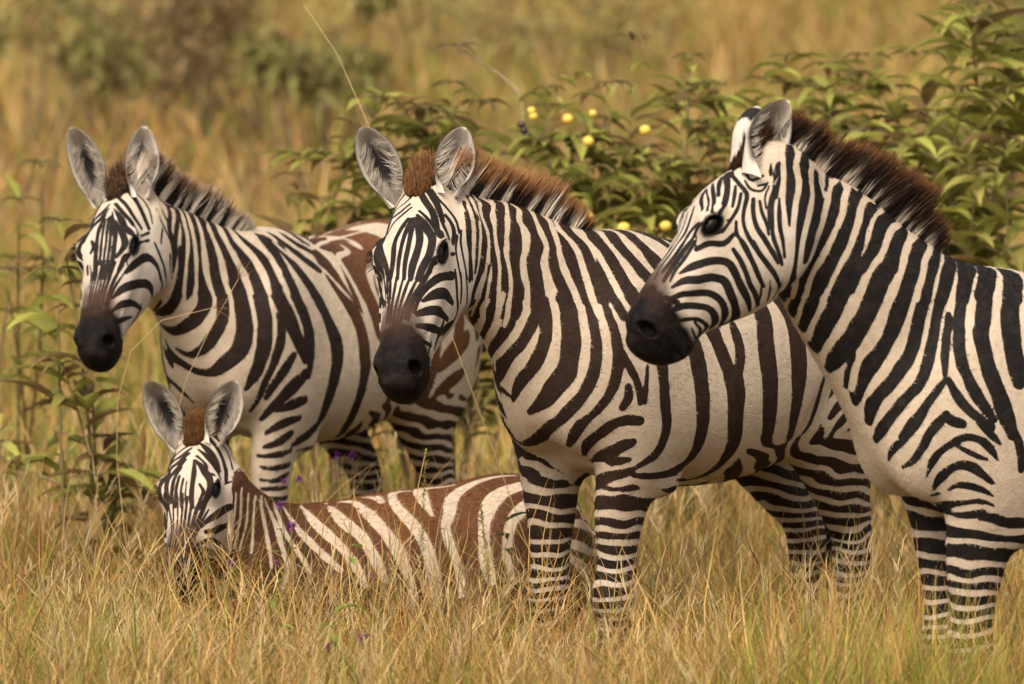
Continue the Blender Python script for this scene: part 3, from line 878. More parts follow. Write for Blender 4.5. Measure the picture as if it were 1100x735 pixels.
STRIPES = """
@middle
K 788 -164 1410 7 803 -184 1390 7 828 -184 1363 5 854 -173 1339 5 894 -165 1298 5
K 801 -148 1399 5 829 -155 1377 5 839 -179 1354 5 864 -172 1326 4
K 831 -137 1376 7 851 -151 1356 7 851 -181 1334 7 890 -166 1300 7 912 -169 1284 6
K 838 -126 1369 6 859 -138 1351 6 873 -154 1330 6 890 -160 1302 5
K 865 -113 1344 10 888 -116 1321 10 907 -116 1295 10 924 -106 1267 10 939 -97 1239 10 954 -90 1211 10
K 863 -104 1345 9 887 -99 1320 9 907 -94 1293 8 923 -88 1266 8 938 -80 1239 8 953 -69 1211 8
K 862 -100 1345 10 885 -86 1318 9 903 -77 1292 9 919 -71 1265 9 934 -64 1239 9 949 -53 1212 9
K 860 -96 1345 12 876 -70 1319 12 894 -53 1292 14 910 -49 1266 14 927 -47 1239 13 943 -38 1212 12
K 850 -98 1354 7 858 -65 1329 16 878 -28 1302 14 898 -18 1271 14 911 -26 1242 14 932 -25 1212 14
K 869 -175 1312 11 909 -159 1290 10 932 -134 1263 9 939 -116 1237 10 953 -96 1210 10
K 936 -147 1259 6 941 -129 1234 6 947 -115 1209 7
K 840 -101 1363 6 842 -74 1346 7 843 -53 1327 7 862 -20 1306 7 845 -20 1282 6
K 792 -140 1405 12 813 -104 1382 13 821 -76 1359 14 833 -55 1333 14 854 -20 1309 14
K 779 -132 1412 12 791 -99 1391 13 800 -75 1366 13 809 -56 1340 13
K 813 -55 1338 8 813 -43 1319 8 814 -32 1299 8
K 791 -61 1351 9 784 -49 1331 9 789 -38 1309 9 806 -28 1288 9
K 775 -118 1409 6 782 -89 1386 6 774 -69 1364 6 767 -52 1340 6 773 -36 1312 6
K 857 -27 1275 10 894 -8 1255 9 902 -15 1233 8 919 -17 1212 8
K 892 -7 1247 8 852 -16 1261 9 811 -19 1265 8
K 781 -35 1305 5 800 -23 1273 5 802 -14 1240 5 799 -9 1206 5
K 765 -36 1316 5 778 -27 1288 5 779 -20 1261 5 777 -15 1233 5 772 -12 1205 5
K 733 -50 1356 7 745 -35 1326 7 752 -27 1296 8 753 -20 1265 8 753 -16 1234 8 751 -15 1203 8
K 950 -93 1216 6 966 -80 1191 6 981 -69 1166 6 998 -58 1141 6 1016 -45 1116 6
K 950 -74 1217 6 966 -66 1191 6 983 -58 1165 6 1001 -47 1139 6 1019 -34 1113 6
K 946 -56 1218 5 963 -51 1192 5 981 -45 1166 6 999 -37 1140 6 1018 -26 1113 6
K 940 -41 1218 6 958 -39 1193 6 976 -35 1168 6 995 -28 1143 6 1013 -19 1117 6
K 928 -27 1218 6 949 -25 1194 6 969 -23 1170 6 989 -19 1146 7 1008 -12 1121 7
K 916 -19 1218 6 938 -17 1195 6 960 -16 1173 6 981 -12 1149 6 1000 -6 1125 6
K 900 -13 1229 6 924 -14 1203 6 950 -12 1177 6 975 -8 1150 6 997 1 1121 6
K 944 -112 1223 5 964 -90 1191 5 985 -72 1158 5
K 942 -127 1222 4 954 -107 1199 4 973 -82 1176 4
K 935 -143 1206 12 938 -135 1187 12
K 951 -122 1173 12 982 -84 1152 12
K 947 -115 1208 4 969 -92 1178 4 991 -72 1147 4
K 985 -69 1159 4 1002 -57 1135 4 1018 -46 1112 4
K 830 -8 1216 19 884 -4 1213 15 920 -8 1194 11 950 -6 1168 8 976 1 1139 6
K 833 -5 1153 14 867 2 1176 21 912 4 1175 16 943 -1 1163 8
K 851 -5 1116 12 897 11 1137 18 938 11 1141 16 970 5 1135 12
K 890 4 1092 16 947 19 1104 14 982 15 1109 11
K 871 0 1110 10 893 4 1081 10 911 7 1052 10
K 819 -17 1106 12 856 -6 1097 12 884 1 1084 12
K 994 26 1080 8 969 26 1072 8 935 17 1061 9
K 935 17 1069 7 951 24 1047 7
K 1000 38 1062 5 995 44 1047 5
K 817 -11 1228 7 816 -7 1196 7 813 -8 1163 7 803 -16 1129 7 822 -18 1101 7 867 -6 1079 7
K 797 -11 1220 6 797 -9 1185 6 795 -13 1151 6
K 777 -13 1219 5 774 -12 1191 5 769 -15 1164 5 759 -30 1136 5 788 -27 1116 5
K 717 -69 1379 8 732 -45 1351 7 739 -32 1321 8 746 -25 1291 8 753 -20 1260 8 759 -15 1230 8 762 -14 1199 8
K 693 -80 1392 7 712 -48 1365 7 715 -33 1337 7 719 -26 1307 7 726 -21 1277 7 732 -18 1247 7 739 -16 1217 7
K 683 -69 1387 15 697 -40 1358 15 698 -26 1327 15 701 -19 1295 15 707 -17 1262 15 714 -17 1230 15 728 -18 1199 15 739 -22 1168 15 721 -50 1134 15
K 666 -74 1388 17 660 -56 1377 18 683 -30 1345 18 684 -18 1313 17 682 -11 1281 16 681 -7 1247 16 681 -8 1214 15 680 -13 1180 15 675 -21 1146 14 666 -34 1111 14
K 696 -15 1205 16 696 -23 1174 17 690 -37 1142 15 677 -63 1110 13
W 688 -10 1228 7 689 -14 1200 7 688 -21 1170 7 682 -32 1141 7 672 -48 1111 7
K 629 -60 1378 16 612 -55 1375 20 643 -21 1345 20 656 -9 1312 19 663 -3 1279 18 661 3 1246 18 658 6 1213 17 656 4 1179 17 654 -1 1145 16 649 -11 1111 16
K 585 -43 1369 26 589 -31 1362 32 615 -7 1332 32 622 6 1301 31 628 13 1270 29 637 15 1239 28 634 19 1207 28 629 21 1176 27 627 19 1143 26 624 14 1111 26
K 553 -29 1358 31 550 -19 1351 38 573 7 1323 38 565 24 1296 38 577 32 1267 35 591 35 1236 34 589 41 1205 34 586 45 1174 33 587 47 1142 31 588 49 1111 30
K 516 -11 1341 26 523 9 1326 32 531 31 1297 32 526 47 1268 32 538 56 1236 30 537 65 1204 29 531 76 1174 28 532 87 1142 27 535 97 1110 27
K 478 6 1324 30 491 38 1295 30 494 57 1265 30 495 73 1234 29 490 86 1203 27 486 101 1173 25 488 115 1141 25 492 129 1109 24
K 455 31 1304 30 453 54 1282 30 450 73 1259 30 452 90 1232 28 454 105 1205 27 456 121 1178 25 459 139 1152 24
K 464 100 1203 14 466 117 1171 13 469 136 1140 12 472 155 1109 12
K 433 123 1197 27 436 146 1169 25 440 168 1139 25 439 184 1109 25
K 379 24 1301 35 398 68 1278 35 397 94 1254 35 396 117 1227 35 399 140 1199 35 402 166 1172 34 396 185 1146 34
K 313 32 1296 34 339 82 1273 34 337 110 1248 33 328 132 1223 33 319 154 1198 33
K 257 42 1291 34 269 85 1271 34 263 112 1249 34 258 136 1223 34
K 192 49 1284 30 176 70 1274 30 164 91 1260 30
W 674 -93 1398 7 702 -51 1372 7 704 -34 1344 7 708 -25 1313 7 715 -20 1282 7 722 -18 1251 7 731 -17 1221 7
W 672 -78 1391 10 681 -55 1377 11 696 -33 1345 11 691 -20 1313 10 692 -14 1280 10 698 -14 1246 10 704 -16 1212 11 711 -23 1179 11 708 -39 1146 11 677 -81 1109 9
W 629 -60 1378 13 657 -30 1352 13 670 -15 1319 12 674 -8 1285 12 672 -3 1251 11 669 0 1216 11 668 -3 1182 11 664 -10 1147 11 657 -21 1111 10
W 591 -51 1372 15 620 -19 1347 15 638 -4 1314 14 650 2 1281 14 652 7 1248 14 647 12 1214 13 644 12 1180 13 643 7 1146 13 640 -1 1111 12
W 572 -41 1366 15 570 -29 1360 18 596 -2 1331 18 587 15 1303 18 599 23 1273 16 616 24 1241 16 617 27 1209 16 610 32 1177 15 607 33 1144 15 607 30 1111 14
W 530 -19 1348 16 544 4 1331 20 548 24 1302 20 547 39 1273 20 562 45 1240 19 561 53 1208 18 557 61 1176 17 559 68 1143 17 561 75 1110 16
W 488 -7 1333 20 507 26 1308 20 512 44 1280 20 518 57 1251 19 519 68 1222 19 513 79 1194 18 508 91 1166 18 506 103 1138 18 507 116 1109 17
W 484 27 1308 20 475 49 1285 20 469 68 1259 20 471 83 1229 19 473 97 1199 18 475 111 1169 17 478 126 1139 16 481 142 1109 16
W 432 37 1299 21 424 61 1279 21 419 84 1257 21 420 105 1231 21 420 125 1204 21 424 147 1178 20 428 169 1151 19 425 185 1124 20
W 683 -39 1133 16 669 -53 1103 17 643 -89 1075 20 640 -90 1072 20
W 659 -11 1133 18 653 -25 1099 18 642 -54 1067 18 613 -90 1041 22
W 609 31 1133 22 613 23 1102 21 618 9 1074 21 621 -13 1048 21 616 -46 1023 22 586 -93 997 27
W 587 51 1100 4 592 47 1071 8 596 38 1043 10 602 16 1020 10 602 -7 995 10 593 -28 965 12 577 -52 934 12
W 556 73 1132 24 560 80 1100 24 562 84 1068 23 567 81 1036 23 573 71 1006 23 578 53 978 24 580 28 952 24 574 1 922 25 562 -29 891 26
W 503 109 1130 26 509 119 1099 25 512 129 1068 25 515 133 1036 25 521 133 1005 25 528 129 973 25 538 119 945 25 549 101 921 24 555 76 897 25
W 474 137 1130 21 479 151 1099 21 480 163 1069 21 480 169 1037 21 481 171 1005 22 483 169 973 22 491 161 942 22 502 149 914 23 517 133 891 22 531 111 870 22
K 695 -50 1134 17 664 -87 1097 17 653 -96 1089 17
K 672 -24 1133 19 664 -36 1106 19 651 -57 1079 20 627 -90 1059 27
K 637 9 1133 31 634 0 1100 30 631 -16 1068 30 624 -46 1039 30 596 -91 1014 30
W 644 3 1133 11 641 -3 1110 11 639 -14 1087 11
K 588 48 1122 25 598 39 1094 25 606 26 1067 24 611 8 1042 24 612 -17 1018 25 601 -51 991 31 574 -86 959 31
K 582 -79 970 10 563 -107 970 10 586 -93 997 9
K 571 61 1132 27 575 64 1098 27 579 64 1064 27 584 56 1031 27 588 40 1000 27 590 14 972 28 583 -18 942 24 568 -45 907 17
K 570 -44 912 11 569 -75 930 11 551 -114 946 10 571 -102 980 9
K 527 94 1131 46 532 102 1100 45 536 108 1069 44 540 110 1038 44 544 109 1007 44 552 101 978 44 560 85 952 45 565 63 927 40 564 33 903 29 556 -6 881 16
K 488 121 1130 25 492 134 1098 25 496 145 1066 25 498 151 1034 25 502 152 1000 25 509 147 968 25 520 137 938 25 533 122 912 25 543 101 887 25 545 71 862 25 529 24 837 26 499 -33 809 32 499 -75 798 24
K 499 -75 798 16 511 -101 819 16 529 -104 851 13 539 -109 882 13 545 -114 919 13 555 -110 951 13
K 466 148 1130 24 469 164 1099 25 466 177 1068 27 463 184 1036 28 462 186 1002 26 464 183 969 25 472 174 937 25 484 161 910 25 502 143 887 26 515 125 862 26 519 103 834 25 503 68 802 14
K 461 185 1041 17 450 194 1015 17 436 201 989 17 421 207 963 17 410 209 934 18 404 207 905 18
K 438 197 944 21 434 195 918 21 445 185 895 21
K 457 79 777 13 484 118 813 28 472 142 835 25 456 165 855 23 432 186 864 23 398 202 861 22
K 438 90 763 13 444 128 776 18 438 152 792 20 426 171 808 20 405 187 812 20
K 433 142 761 14 421 160 765 14 405 174 769 14
K 439 -115 759 9 428 -82 756 9 402 -68 736 8 371 -55 720 8
K 391 217 990 12 393 216 962 12 393 214 933 12 392 212 904 11
K 427 -146 745 11 428 -134 722 14
K 401 182 1150 34 395 196 1120 34 384 207 1089 35 370 215 1058 34 355 222 1026 31 346 226 993 28 342 227 959 26 339 227 924 27 333 225 889 27 324 221 854 27 323 214 819 25 332 205 788 21 359 194 766 18 387 179 750 13
K 321 164 1187 37 310 183 1161 37 293 196 1134 37 275 207 1106 38 254 216 1077 41 236 223 1047 44 226 230 1016 45 222 236 982 43 218 240 949 41 215 242 915 40 211 240 881 38 205 235 846 36 200 224 811 32 197 207 777 29 202 186 749 25 247 186 733 20 298 186 726 17 348 183 726 14 389 173 731 10
K 254 142 1215 45 239 160 1190 45 221 176 1165 45 201 189 1139 45 184 204 1113 45 168 218 1085 45 153 230 1056 45 141 241 1026 46 130 250 994 48 119 256 961 49 110 259 928 50 106 259 893 48 103 254 858 45 93 245 822 43 80 229 786 39 77 206 754 31 78 177 727 23 83 144 706 18 100 116 695 15 234 179 705 12
W 133 231 1065 21 123 241 1039 22 115 249 1010 19 110 255 981 12
K 92 237 1069 27 88 246 1042 27 86 253 1014 27 91 257 985 27 96 260 956 27
K 95 89 1250 45 86 119 1232 45 69 143 1214 45 51 164 1194 45 31 184 1173 46 9 203 1150 47 -10 220 1125 47 -19 236 1097 48 -15 249 1066 49 -6 259 1031 50 -4 265 997 50 -6 269 963 50 -8 271 929 50 -12 269 894 48 -18 263 859 45 -29 252 823 40 -44 234 786 33 -62 208 750 24 -100 161 712 15
K -38 84 1238 46 -38 123 1221 45 -54 150 1203 45 -70 174 1184 45 -83 197 1161 46 -97 218 1135 48 -111 235 1107 50 -122 249 1076 52 -125 260 1044 54 -123 268 1009 56 -121 272 974 55 -120 272 939 52 -119 270 903 46 -120 264 868 39 -125 253 832 31 -136 235 795 23 -148 209 761 16 -177 163 725 9
K -141 120 1222 46 -145 153 1202 46 -160 178 1183 46 -181 198 1162 46 -203 216 1140 46 -223 231 1115 46 -240 243 1086 46 -259 253 1055 46 -277 262 1025 46
K -234 265 936 20 -225 260 906 18 -222 252 876 16 -222 241 845 14 -217 231 816 12 -205 219 791 9 -189 205 767 7 -173 189 746 6
K -9 213 756 12 -24 179 722 10 -26 142 698 9
K -334 266 880 20 -314 259 864 19 -296 252 847 20 -281 245 827 20
K -356 265 848 20 -333 258 830 20 -315 248 810 20 -301 238 789 20
K -403 245 773 19 -363 236 758 18 -316 226 756 18
K -442 232 735 19 -406 228 730 19 -373 222 726 19 -342 214 723 18
K -501 203 679 22 -450 208 678 22 -405 208 684 19 -363 206 696 19
K -266 156 712 18 -532 -73 660 19 -498 -75 647 18 -467 -84 639 18
K -341 200 697 23 -321 185 690 23 -312 164 679 23 -333 121 662 22
K 425 -144 732 7 430 -123 721 8 426 -97 712 7 411 -78 704 7
K 417 -142 681 12 428 -120 686 9
K 420 -130 655 23 426 -102 664 20 419 -84 671 20
K 429 78 762 16 447 123 778 23 440 149 790 26 425 169 800 25 406 185 809 25
K 438 135 766 16 424 158 768 15 404 175 769 15
K 279 -59 706 25 431 115 725 20 421 150 733 20 395 173 742 22
K 420 86 689 21 427 120 682 22 411 149 686 22 383 167 698 24
K 418 83 651 22 423 122 649 20 405 146 652 21 375 161 661 23
K 422 93 627 23 418 124 623 21 400 143 616 20 369 152 607 20
K 419 90 603 20 416 121 598 16 399 139 592 16 370 148 584 16
K 415 92 573 21 412 119 567 18 394 136 560 17 365 145 553 17
K 410 88 543 20 409 117 538 16 392 135 532 16 363 143 526 16
K 411 97 514 16 399 129 509 16 363 143 500 16
@left
K 750 -172 1425 8 757 -185 1405 8 790 -180 1381 8
K 772 -154 1410 10 777 -178 1393 10 809 -175 1369 8 834 -175 1344 8
K 797 -143 1393 10 790 -186 1373 10 840 -174 1338 8 878 -175 1300 8
K 812 -137 1383 5 836 -146 1361 13 847 -166 1338 12 870 -167 1311 12 887 -186 1290 12
K 827 -130 1372 5 857 -140 1343 14 869 -164 1314 14 904 -166 1283 13
K 904 -139 1286 10 915 -126 1270 10 922 -130 1256 10
K 846 -128 1356 5 876 -129 1325 12 903 -122 1291 11 925 -113 1257 11 947 -102 1222 11 971 -88 1188 11
K 859 -122 1344 7 887 -113 1315 7 908 -105 1285 7 926 -97 1255 7 945 -90 1226 7
K 855 -115 1348 7 885 -101 1317 7 908 -91 1285 6 928 -84 1252 6 948 -77 1220 6 970 -70 1188 6
K 851 -111 1352 7 881 -92 1320 7 905 -80 1287 7 924 -73 1254 7 945 -67 1221 7 968 -61 1189 7
K 837 -114 1364 4 871 -89 1330 10 898 -67 1295 12 918 -61 1259 11 938 -55 1224 10 961 -49 1189 10
K 857 -97 1345 6 880 -59 1313 14 906 -33 1278 15 921 -51 1246 9
K 827 -115 1372 4 850 -76 1341 17 875 -34 1312 17 862 -33 1275 19 909 -30 1244 15 932 -37 1210 11
K 812 -119 1384 11 831 -81 1359 12 832 -54 1334 12 853 -22 1305 12
K 785 -131 1403 10 806 -87 1379 10 815 -59 1350 10 810 -38 1319 10
K 750 -128 1430 10 765 -94 1405 13 774 -67 1378 12 780 -47 1349 12 784 -30 1318 12
K 755 -101 1415 5 746 -72 1394 5 751 -47 1364 5 765 -30 1329 5
K 825 -29 1299 6 790 -26 1306 6
K 878 -26 1257 11 855 -19 1279 9 800 -21 1286 9
K 907 -28 1250 3 904 -25 1225 4
K 915 -24 1205 12 878 -14 1228 20 816 -10 1240 18 786 -3 1216 12 768 -4 1178 8
K 780 -13 1277 8 768 -5 1245 8 750 -2 1211 8 730 -7 1176 8
K 732 -18 1316 6 744 -13 1295 6 754 -9 1275 6
K 725 -41 1369 5 728 -25 1337 5 719 -13 1306 5 709 -5 1274 5 703 -2 1239 5
K 705 -34 1360 5 699 -17 1324 5 694 -6 1285 5 696 -1 1245 5 705 -3 1206 5
K 671 -74 1403 11 660 -50 1376 11 675 -28 1351 14 701 -15 1317 14 704 -6 1282 14 695 -1 1247 14
K 666 -53 1380 11 622 -45 1365 14 652 -17 1336 14 678 -7 1302 14 689 -2 1268 14 695 -1 1232 14 699 -4 1197 14
K 616 -41 1362 13 629 -11 1332 17 649 3 1293 17 661 6 1253 17 667 4 1213 17 667 -2 1172 16
K 614 -11 1335 16 615 7 1304 16 626 16 1272 16 637 17 1239 15 639 18 1205 15 637 17 1171 14
K 580 -12 1337 26 591 11 1306 26 603 23 1273 26 612 27 1239 26 612 31 1205 25 607 33 1170 24
K 937 -111 1236 5 958 -100 1205 5 980 -93 1175 5 1003 -86 1144 5 1026 -79 1114 5
K 938 -99 1236 4 960 -89 1204 5 982 -84 1173 5 1006 -78 1142 5 1031 -69 1111 5
K 938 -87 1237 5 959 -79 1205 5 982 -75 1174 5 1006 -68 1142 5 1031 -59 1111 5
K 936 -77 1237 5 957 -70 1206 5 979 -66 1176 5 1003 -60 1146 5 1027 -52 1115 5
K 933 -65 1237 6 953 -60 1207 6 975 -57 1178 6 999 -53 1148 6 1022 -48 1119 6
K 927 -50 1233 7 949 -49 1205 7 971 -48 1177 7 994 -45 1148 7 1017 -39 1119 7
K 915 -33 1225 8 940 -37 1200 8 964 -38 1174 8 987 -35 1147 8 1010 -31 1119 8
K 919 -26 1204 6 948 -30 1179 6 975 -31 1152 6 1000 -27 1123 6
K 942 -121 1223 4 964 -104 1194 4 985 -99 1165 4
K 939 -132 1219 8 955 -120 1199 8
K 800 -6 1231 8 773 -2 1194 8 738 -17 1151 8 674 -61 1105 7 642 -101 1081 8
K 780 -23 1125 7 822 -7 1165 19 889 -9 1171 21 945 -18 1161 17 982 -26 1138 7
K 843 -20 1100 10 895 -12 1119 15 964 -11 1120 15 1004 -18 1102 5
K 898 -16 1083 7 961 -9 1079 13 1019 -4 1071 7
K 851 -15 1114 9 857 -23 1084 9 893 -24 1060 7
K 758 -2 1225 5 745 -3 1192 5 712 -18 1158 5 676 -35 1123 4
K 718 -2 1214 6 694 -10 1175 6
K 666 5 1224 24 666 2 1187 25 663 -6 1151 26 660 -21 1115 28 654 -50 1086 28 625 -108 1071 11
K 636 19 1223 18 639 17 1185 20 637 12 1146 20 635 1 1109 9
K 607 -45 1363 17 638 -10 1328 16 649 3 1291 16 659 7 1252 16 666 5 1213 16 667 -1 1173 15 659 -10 1133 14
K 606 -24 1349 18 621 1 1316 18 628 13 1281 18 635 17 1244 18 639 18 1207 17 638 15 1170 16 634 11 1132 15
K 578 -8 1334 26 595 13 1302 26 603 24 1269 26 610 29 1235 26 610 32 1200 25 606 34 1166 24 601 35 1131 22
K 555 14 1310 34 565 32 1275 34 568 44 1239 34 569 50 1203 33 567 56 1166 31 567 64 1130 29
K 518 33 1289 37 522 51 1258 37 520 65 1227 37 518 77 1194 36 518 87 1162 35 522 98 1128 33
K 467 44 1282 33 473 68 1252 33 470 87 1221 33 464 107 1191 31 464 127 1160 29 472 142 1127 27
K 420 52 1280 33 421 84 1253 33 416 110 1225 33 414 136 1195 33 427 161 1162 32 436 179 1126 32
K 362 98 1254 26 366 126 1224 26 375 155 1192 26 384 181 1159 26 383 197 1123 26
K 326 104 1252 17 324 128 1227 17 321 151 1201 17 323 174 1175 17 315 192 1147 17 299 204 1118 17
K 282 107 1252 25 263 130 1229 25 238 151 1205 25 206 168 1181 25
K 358 68 1277 10 355 99 1254 10
K 229 109 1252 22 199 128 1234 22 159 140 1215 22
W 608 -37 1358 14 634 -7 1324 14 640 7 1287 14 648 12 1249 14 653 11 1211 13 653 7 1172 13 648 0 1133 12
W 600 -14 1340 15 615 6 1307 15 620 18 1273 15 623 23 1238 15 624 25 1203 15 623 24 1167 14 619 21 1132 13
W 575 4 1320 18 588 23 1283 18 594 33 1245 18 598 37 1206 17 591 42 1168 16 582 51 1130 15
W 546 25 1295 20 547 42 1264 20 545 54 1231 20 545 63 1197 19 546 71 1163 18 547 80 1129 18
W 504 38 1284 24 503 59 1254 24 497 75 1223 24 492 90 1191 23 489 105 1159 21 489 122 1127 20
W 458 55 1272 28 449 79 1247 28 441 102 1221 28 441 123 1191 28 448 144 1159 25 458 161 1126 24
W 412 61 1275 27 399 91 1253 27 388 118 1227 27 396 146 1194 27 409 173 1160 27 409 191 1124 27
K 602 35 1144 34 598 37 1103 34 608 19 1068 36 616 -13 1040 31 614 -57 1023 22 606 -102 1043 12
K 559 67 1142 25 563 74 1105 28 568 76 1068 31 576 66 1032 31 583 47 1000 30 588 19 972 26 588 -20 957 16 591 -58 974 10
K 517 96 1141 39 521 108 1103 40 525 118 1064 41 528 122 1024 43 537 119 986 44 552 100 954 41 563 70 928 35 566 30 908 24 570 -10 912 21 577 -48 932 20 573 -85 955 23 577 -102 991 15
K 473 132 1139 35 479 147 1105 36 483 159 1070 38 486 164 1035 38 489 164 998 39 494 160 963 37 501 152 928 35 510 140 895 29 519 122 864 17
K 457 185 1063 9 451 193 1023 20 453 192 984 25 462 182 946 24 471 170 909 21 478 154 872 19 479 136 834 17 476 110 798 17
K 409 210 952 29 428 199 923 27 444 185 894 25 456 169 865 24 461 151 834 14
K 442 168 1139 35 438 185 1107 39 428 197 1074 43 415 207 1040 42 401 214 1005 38 384 219 970 32 367 222 934 23
K 390 191 1136 35 378 204 1103 37 363 215 1070 39 352 221 1034 38 346 226 997 37 343 227 960 32 345 226 923 23 345 222 886 14
K 363 219 895 43 391 207 872 36 414 191 848 32 431 173 824 29 442 151 799 21 444 123 773 11
K 348 211 824 29 382 199 815 28 408 183 806 23 430 164 797 15
K 355 197 773 23 393 180 765 24 418 159 752 19 430 133 734 11
K 372 179 731 23 396 166 714 22 416 149 702 16 428 122 694 8
K 355 170 682 19 395 158 674 16 420 137 670 13 426 103 670 8
K 349 161 643 17 389 154 637 15 414 137 635 14 424 111 639 14
K 349 157 615 19 399 144 600 16 420 109 603 16
K 348 152 576 15 398 141 576 13 416 111 576 13
K 520 -142 927 8 522 -131 892 15 543 -92 868 16 538 -65 844 14 518 -48 818 10
K 457 -160 844 10 466 -132 812 10 451 -116 779 10
K 243 186 737 18 293 181 711 18 354 174 698 17
K 175 98 1258 28 164 126 1231 41 153 153 1202 50 150 177 1169 51 145 199 1135 50 133 218 1101 47 120 234 1065 44 109 246 1028 41 99 256 989 38 86 262 950 36
K 73 71 1256 21 -178 -32 1248 45 -284 -51 1254 62 -365 -57 1263 70 -389 -32 1270 75 -458 -30 1277 78 -446 18 1277 81
K 88 113 1236 43 -7 104 1233 54 -98 97 1230 64 -169 102 1231 66 -236 109 1233 65
K -128 77 1238 43 -12 150 1205 51 37 188 1168 57 50 213 1131 58 46 232 1094 57 33 248 1057 58 11 260 1020 58 -12 268 982 55 -37 272 941 50
K -192 80 1240 80 -91 140 1209 79 -29 181 1177 79 2 208 1143 79 15 228 1108 79 17 244 1073 79 10 256 1038 79 -6 265 1003 79 -29 270 968 79
K 31 133 1219 50 51 168 1190 50 63 194 1159 50 73 214 1126 50 72 230 1092 50 65 244 1059 50
W 248 107 1253 8 227 132 1229 13 202 154 1203 15 174 172 1174 14 154 192 1145 14 134 211 1114 14 108 229 1084 6
W 174 123 1236 21 74 105 1241 17 -72 60 1242 15 -168 45 1246 14 -240 44 1252 13 -307 46 1257 12 -361 56 1262 12
W 163 91 1260 4 16 44 1254 8 -209 -32 1251 10 -341 -63 1258 13 -382 -39 1269 11 -415 -13 1275 6
W -136 102 1229 22 -121 124 1219 22
W -35 132 1216 22 68 160 1198 24 76 188 1165 22 75 210 1133 22 71 227 1100 24 66 242 1065 27 61 253 1030 31 55 261 993 33 46 266 956 34
W -117 182 1178 29 -38 200 1156 36 -12 221 1124 31 -9 238 1092 26 -16 251 1060 21
W 324 105 1252 10 305 130 1226 16 281 152 1199 21 262 174 1170 26 244 192 1138 31 221 205 1103 34 202 219 1068 37 186 231 1031 39 171 242 993 40 156 249 954 40
K 440 153 1159 25 446 174 1121 26 441 190 1084 27 426 203 1047 28 407 212 1008 28 387 218 969 28
K 348 112 1242 31 360 139 1210 31 378 168 1178 31 381 189 1145 31 375 203 1111 31 365 213 1076 31 354 220 1040 31 344 225 1003 31 341 227 966 31
K 309 123 1235 21 307 148 1204 29 305 174 1173 36 294 193 1141 42 278 207 1107 43 258 217 1071 43 242 226 1034 42 230 233 996 42 219 239 958 42
K 453 186 1068 22 449 193 1036 22 448 195 1004 22 452 191 972 22
K -428 78 1266 50 -363 135 1235 50 -328 174 1202 50 -306 203 1168 50 -290 225 1132 50 -279 241 1094 50 -273 253 1056 50 -266 263 1017 50 -266 266 978 50 -276 262 937 50 -294 255 896 50
K -450 158 1240 50 -416 202 1209 50 -401 235 1176 50 -404 255 1141 50 -418 264 1102 50 -434 268 1062 50 -434 275 1022 50 -431 278 982 50 -420 278 942 50 -412 276 902 50
K -465 247 1153 44 -491 255 1113 44 -521 260 1073 44 -542 263 1032 44 -553 265 989 44 -566 263 945 44
K 414 208 1035 30 396 215 1001 28 379 220 966 23 362 223 930 15
K 344 223 1031 22 341 226 999 23 340 227 968 22 346 226 936 17 351 223 905 10
K 227 229 1023 45 220 236 984 48 217 241 945 49 225 240 905 45 232 235 866 41 236 226 827 38 237 211 789 34 234 190 750 29 284 187 727 23 340 179 710 15
K 110 249 1016 41 101 257 976 44 94 262 935 45 95 261 893 41 96 254 852 37 94 240 811 36 86 218 771 34 60 182 729 29 5 122 689 24 -389 -145 625 17 247 170 681 11 323 168 678 9
K -66 262 852 34 -77 247 811 31 -93 223 771 29 -124 183 731 26 -118 150 707 21 -490 -88 632 15 -436 -102 619 8
K -254 235 819 28 -253 220 782 27 -259 198 746 24 -281 160 711 19 -313 127 693 11
K -317 271 989 31 -314 269 948 31 -316 263 908 31 -312 257 868 31 -304 250 829 31 -297 237 791 31 -296 218 753 31
K -477 275 941 62 -418 277 919 58 -372 274 896 51 -339 265 869 39
K -469 265 841 47 -415 263 825 43 -373 256 806 39 -346 244 783 32 -327 230 757 23
K -450 240 748 31 -397 229 729 27 -361 211 704 15
K -442 216 686 31 -394 206 675 22 -358 188 668 15 -342 158 660 9
K -455 195 627 17 -425 180 614 17 -401 160 612 17 -392 130 617 17
K -468 177 585 17 -437 149 578 17 -415 120 602 14
K -486 157 548 12 -471 124 547 12 -445 117 575 12
K -516 -89 569 15 -483 -101 568 17 -472 -122 555 17
K -597 -84 534 9 -545 -90 526 9 -519 -112 520 9
@right
K 982 -22 1498 8 1006 1 1478 9 1026 42 1456 9
K 984 -13 1498 5 1001 27 1477 5 1023 62 1456 5
K 965 -19 1511 6 985 19 1496 7 997 45 1474 7 1018 75 1453 6
K 946 -13 1526 8 965 13 1513 9 983 41 1488 8
K 931 -14 1534 12 948 16 1525 12 965 48 1500 10 978 62 1474 10 1003 83 1451 9
K 947 54 1508 6 957 67 1486 6 966 75 1464 6
K 942 71 1492 6 955 81 1462 6 976 86 1435 6 998 86 1409 6
K 908 -6 1550 7 928 4 1538 8 939 55 1514 7 931 79 1490 7 942 87 1462 7 949 94 1432 7 944 103 1403 7 930 111 1376 7 913 118 1351 7 892 120 1327 7
K 903 -7 1553 5 915 38 1541 4 913 67 1521 5 886 72 1531 5
K 926 58 1521 4 920 77 1502 5 898 87 1498 4 880 83 1517 4
K 904 80 1509 4 887 83 1513 4
K 863 66 1557 5 869 77 1533 5
K 845 73 1559 9 853 82 1531 10 864 92 1502 10 880 101 1476 9 888 111 1447 10 890 119 1418 10
K 890 119 1418 7 887 125 1390 7 877 128 1363 7 867 126 1334 7
K 859 102 1479 7 868 115 1448 7 871 124 1416 7 866 129 1384 7 862 129 1351 7
